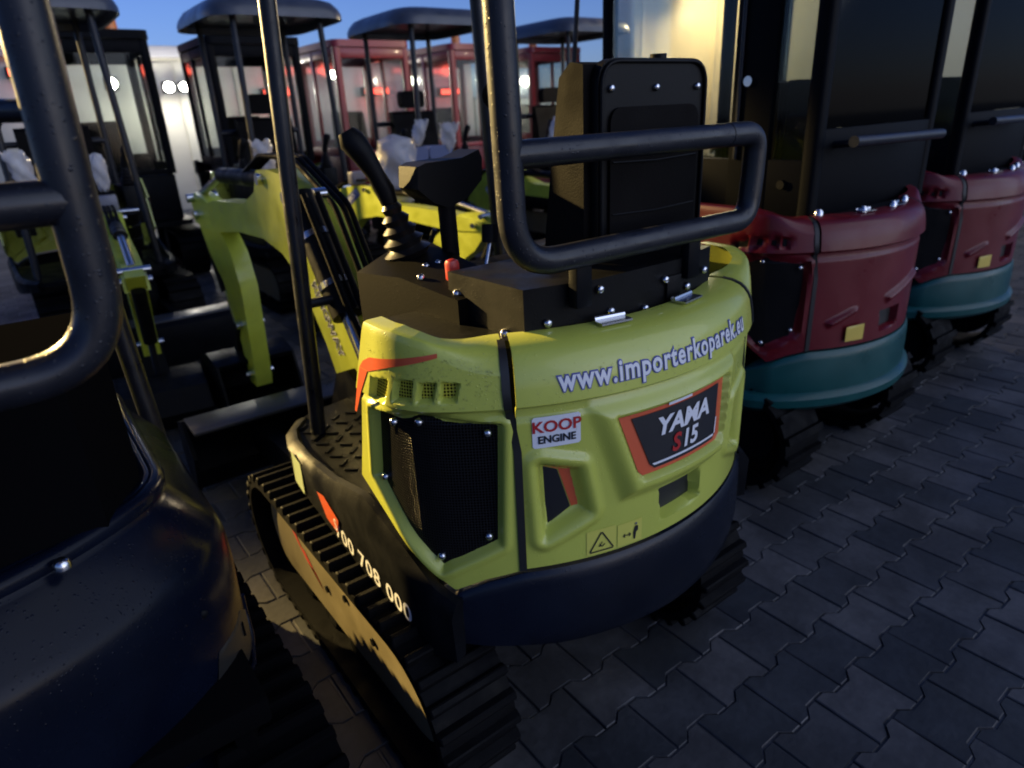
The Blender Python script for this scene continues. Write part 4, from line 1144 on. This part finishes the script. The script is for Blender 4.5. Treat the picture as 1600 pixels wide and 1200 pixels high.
# ------------------------------------------------------------------ third row: cab diggers
GC = 'cab diggers behind the canopy row'
def cab_digger(label):
    root = thing('mini_excavator', label, 'mini excavator', (0, 0, 0), GC)
    setoff((0, 0, 0))
    make_track(root, -.62, -.36, -.7, .8, .46, -1, black, lugs=False, fine=False)
    make_track(root, .36, .62, -.7, .8, .46, 1, black, lugs=False, fine=False)
    rear_house(root, dict(body=redp, weight=tealp, plate=False), detail=False)
    prism('platform', fillet2([(-.56, -.3), (-.56, .72), (.56, .72), (.56, -.3)], .12, 4), 'z', .53, .585, black, root, .01)
    box('lower_cab', (-.48, -.15, .587), (.48, .66, 1.04), redp, root, .02)
    cab(root, -.50, .50, -.42, .68, 1.043, 2.26, glowred, glass, (-.02, .04), .10, .18)
    seat(root, -.20, .20, -.25, 1.10, False)
    beacon(root, -.34, -.30, 2.335 + .05)
    prism('swing_post', [(.66, .36), (.66, .70), (.80, .62), (.92, .44), (.90, .30), (.74, .28)], 'x', -.13, .04, black, root, .012)
    return root
cp = cab_digger('red cab digger with an amber beacon, second cab from the left in the back row')
cp.location = (3.15, 7.3, 0); cp.rotation_euler = (0, 0, math.radians(182))
for x, y, a, lab in ((.15, 6.9, 178, 'cab digger with an amber beacon between the left canopy roofs'),
                     (1.72, 7.2, 181, 'dark cab digger directly behind the first canopy seat'),
                     (4.85, 7.5, 184, 'red cab digger framed between the big canopy roof and the left roll bar post'),
                     (6.45, 7.7, 180, 'red cab digger seen just left of the black seat back, behind the right canopy')):
    q = copy_tree(cp, None, {'red_paint': black, 'glow_lit_red_paint': cabblk} if x < 2 else None); q.location = (x, y, 0); q.rotation_euler = (0, 0, math.radians(a)); q['label'] = lab

# ------------------------------------------------------------------ buildings behind the yard
wh = thing('warehouse', 'long low white sheet metal warehouse behind all the diggers', 'building', (2, 12.5, 0))
setoff((2, 12.5, 0))
bm = bmesh.new(); bx(bm, (-9, 12.5, 0), (8.6, 18, 2.62)); from_bm('wall', bm, wallm, wh)
pw = None
for k in range(17):
    x = -9 + 1.02 * k
    if pw is None: pw = box('wall_panel', (x, 12.46, .05), (x + .99, 12.499, 2.55), wallm, wh, .012); px0 = x
    else:
        q = pw.copy(); COL.objects.link(q); q.parent = wh; q.location.x = x - px0
box('roof_edge', (-9.1, 12.30, 2.62), (8.7, 18.1, 2.80), mat('grey_roof_edge', (.22, .22, .25), .4), wh, .01)
for x in (-3.5, 6.2):
    dr = box('roller_door', (x, 12.43, 0.0), (x + 2.0, 12.458, 2.2), mat('grey_door', (.30, .30, .30), .5), wh, .01)
def floodlight(x, y, z, label, power, mt, col, aim=None, size=.22, spot=None, blend=.5):
    r = thing('floodlight', label, 'floodlight', (x, y, z)); setoff((x, y, z))
    h = box('lamp_housing', (x - size / 2 - .02, y - .05, z - size / 2 - .02), (x + size / 2 + .02, y + .10, z + size / 2 + .02), black, r, .01)
    tube('lamp_glass', [(x, y - .052, z), (x, y - .060, z)], size / 2, mt, r, n=20)
    ld = bpy.data.lights.new('lamp_light', 'POINT' if not spot else 'SPOT'); lo = bpy.data.objects.new('lamp_light', ld); COL.objects.link(lo); lo.parent = r
    ld.energy = power; ld.color = col; ld.shadow_soft_size = .08
    lo.location = (0, -.16, -.02)
    if spot:
        ld.spot_size = math.radians(spot); ld.spot_blend = blend
        d = Vector(aim) - Vector((x, y - .16, z)); lo.rotation_euler = d.to_track_quat('-Z', 'Y').to_euler()
    return r
cool = (1, .95, .82)
floodlight(1.12, 12.05, 2.20, 'left white floodlight on the warehouse wall', 22, lampm, cool, size=.16)
floodlight(1.98, 12.05, 2.13, 'bright white floodlight on the warehouse wall left of the first canopy seat', 60, lampm, cool, size=.15)
floodlight(2.22, 12.05, 2.13, 'bright white floodlight close right of its twin on the warehouse wall', 50, lampm, cool, size=.13)
floodlight(5.0, 12.05, 2.30, 'white floodlight on the warehouse wall left of the red cabs', 16, lampm, (.92, .95, 1), size=.14)
bw = thing('boundary_wall', 'low pale wall running on from the right end of the warehouse', 'wall', (9, 12.6, 0)); setoff((9, 12.6, 0))
p0 = None
for k in range(13):
    if p0 is None: p0 = box('wall_slab', (8.75, 12.6, 0), (10.70, 12.75, 1.75), wallm, bw, .01)
    else: q = p0.copy(); COL.objects.link(q); q.parent = bw; q.location.x = k * 2.0
box('coping', (8.72, 12.57, 1.755), (34.7, 12.78, 1.83), mat('grey_roof_edge', (.22, .22, .25), .4), bw, .01)
floodlight(9.6, 12.2, 1.95, 'added white floodlight brightening the low wall far to the right', 50, lampm, (.92, .97, .95), size=.14)  # unseen lamp, added to brighten the far wall
for x, z, lab in ((3.96, 2.02, 'red light behind the biggest cab window'), (6.05, 2.0, 'red light on the wall behind the second red cab'), (7.9, 1.95, 'red light low on the wall behind the right canopy'), (.05, 2.4, 'red light behind the left canopy posts')):
    r = thing('warning_light', lab, 'light', (x, 12.3, z)); setoff((x, 12.3, z))
    box('lamp_housing', (x - .30, 12.3, z - .08), (x + .30, 12.455, z + .08), black, r, .008)
    box('lamp_lens', (x - .27, 12.285, z - .05), (x + .27, 12.298, z + .05), redlit, r, 0)
    ld = bpy.data.lights.new('lamp_light', 'POINT'); lo = bpy.data.objects.new('lamp_light', ld); COL.objects.link(lo); lo.parent = r
    ld.energy = 14 if x > 1 else 4; ld.color = (1, .10, .06); ld.shadow_soft_size = .12; lo.location = (0, -.25, 0)

# cream lorry at the right, its side lit by a warm lamp
lor = thing('lorry', 'cream box lorry lit warm yellow, seen past the right of the black seat back', 'lorry', (6.3, 5.3, 0))
setoff((6.3, 5.3, 0)); setxf(Matrix.Translation((6.3, 5.3, 0)) @ Matrix.Rotation(math.radians(-35), 4, 'Z') @ Matrix.Translation((-6.3, -5.3, 0)))
LX, LY = 8.9, 5.3
def T(x, y, z): return (LX + x, LY + y, z)
box('cargo_box', T(-2.6, 0, .62), T(3.4, 2.2, 3.3), creamm, lor, .03)
for k in range(7): box('box_rib', T(-2.5 + k * .96, -.022, .68), T(-2.46 + k * .96, -.001, 3.24), creamm, lor, .004)
box('chassis', T(-2.5, .3, .42), T(5.2, 1.9, .61), black, lor, .02)
prism('driver_cab', [(LX + 3.5, .55), (LX + 3.5, 2.3), (LX + 4.6, 2.3), (LX + 5.1, 1.5), (LX + 5.2, .55)], 'y', 5.35, 7.45, creamm, lor, .04)
for x in (-1.2, 4.4):
    for y in (.02, 1.85):
        wl = tube('wheel', [T(x, y, .40), T(x, y + .26, .40)], .40, rubber, lor, n=28)
        tube('rim', [T(x, y - .01, .40), T(x, y + .02, .40)], .20, steel, wl, n=20)
        for k in range(6): bolt(wl, Vector(T(x, y - .012, .40)) + Vector((math.cos(k * 1.047) * .12, 0, math.sin(k * 1.047) * .12)), (0, -1, 0), .018, .02)
mudg = prism('mudguard', [(LX - 1.2 + math.cos(a) * r_, .42 + math.sin(a) * r_) for r_, rng_ in ((.52, range(0, 13)), (.47, range(12, -1, -1))) for a in [math.pi * k / 12 for k in rng_]], 'y', 5.28, 5.60, black, lor, .004)
setxf(Matrix.Identity(4))
floodlight(6.3, 4.45, 2.85, 'warm lamp above the cream lorry at the top edge', 230, lampw, (1, .80, .50), size=.2)
MX, MY, MZ = -4.2, 9.9, 3.95
mast = thing('lamp_mast', 'tall mast with a warm floodlight far left of the diggers, out of the picture', 'lamp', (MX, MY, 0)); setoff((MX, MY, 0))
tube('pole', [(MX, MY, 0), (MX, MY, MZ)], [.08, .05], concrete, mast, n=12)
box('lamp_housing', (MX - .2, MY - .15, MZ - .05), (MX + .2, MY + .05, MZ + .20), black, mast, .01)
box('lamp_glass', (MX - .17, MY - .165, MZ - .02), (MX + .17, MY - .155, MZ + .17), lampw, mast, 0)
for k_, (aim, cone, en) in enumerate((((-.78, -.60, .80), 16.5, 28000), ((1.33, .12, 1.05), 4, 8000), ((1.0, 3.1, .9), 10, 9000))):  # narrow second and third beams added to brighten red digger and facing boom
    ld = bpy.data.lights.new('lamp_light', 'SPOT'); lo = bpy.data.objects.new('lamp_light', ld); COL.objects.link(lo); lo.parent = mast
    ld.energy = en; ld.color = (1, .70, .25); ld.shadow_soft_size = .08; ld.spot_size = math.radians(cone); ld.spot_blend = 1.0
    lo.location = (-.09 + .06 * k_, -.22, MZ + .08); lo.rotation_euler = (Vector(aim) - Vector((MX, MY - .22, MZ))).to_track_quat('-Z', 'Y').to_euler()

# ------------------------------------------------------------------ plastic bags pulled over the facing row's levers
def bag(x, y, z, h, w, lab, lean=(0, 0), flare=.0):
    o_ = thing('plastic_bag', lab, 'plastic bag', (x, y, z), 'plastic bags over the levers'); setoff((x, y, z))
    pts, rad = [], []
    n = 12; V, F = [], []; k_ = 20
    for i in range(n + 1):
        t = i / n; r_ = w * (.42 + .62 * math.sin(math.pi * min(1, t * .86 + .06)) ** .8 + flare * max(0, t - .6) * 2.2)
        if t > .92 and not flare: r_ *= max(.15, 1 - (t - .92) * 10)
        for k in range(k_):
            a = 2 * math.pi * k / k_
            q = r_ * (1 + .16 * math.sin(3 * a + i * .9) + .10 * math.sin(7 * a - i * 1.7) + random.uniform(-.05, .05))
            V.append((x + lean[0] * t + q * math.cos(a), y + lean[1] * t + q * math.sin(a) * .8, z + h * t + .012 * math.sin(5 * a + i)))
    for i in range(n):
        for k in range(k_): F.append((i * k_ + k, i * k_ + (k + 1) % k_, (i + 1) * k_ + (k + 1) % k_, (i + 1) * k_ + k))
    F.append(tuple(range(k_))[::-1])
    if not flare: F.append(tuple(n * k_ + k for k in range(k_)))
    return M('film', V, F, bagm, o_, 70)
bag(1.46, 3.0, .88, .46, .15, 'large white plastic bag hanging behind the lever of the lime yellow digger', (-.04, 0))
bag(1.62, 3.02, 1.26, .17, .045, 'small upright plastic bag tip above the large white bag', (.06, 0), flare=.4)
bag(1.90, 3.05, 1.20, .20, .055, 'flared white plastic bag left of the roll bar post', (.03, 0), flare=.8)
bag(2.98, 3.1, 1.20, .20, .05, 'narrow white plastic bag right of the roll bar post', (.09, 0), flare=.4)
bag(-.40, 3.2, 1.14, .20, .042, 'cream plastic bag right beside the near black digger post')
bag(-.74, 3.2, 1.14, .24, .05, 'torn plastic bag seen through the near black digger frame', (-.05, 0), flare=.5)
bag(.58, 3.2, 1.14, .22, .055, 'pale plastic bag behind the slim front post', (-.03, 0), flare=.5)
for x, y, lab in ((1.60, 3.06, 'wrapped blue grey pad in front of the big canopy seat, left one'), (1.82, 3.08, 'wrapped blue grey pad in front of the big canopy seat, right one')):
    r = thing('wrapped_pad', lab, 'pad', (x, y, 1.14)); setoff((x, y, 1.14))
    prism('pad', fillet2([(x - .10, 1.15), (x + .10, 1.15), (x + .11, 1.25), (x - .09, 1.25)], .04, 5), 'y', y - .06, y + .06, mat('film_over_blue', (.16, .19, .34), .25, bump=.4, bscale=40, coat=.4), r, .02)
    tube('pad_post', [(x, y, .70), (x, y, 1.16)], .02, black, r, n=10)
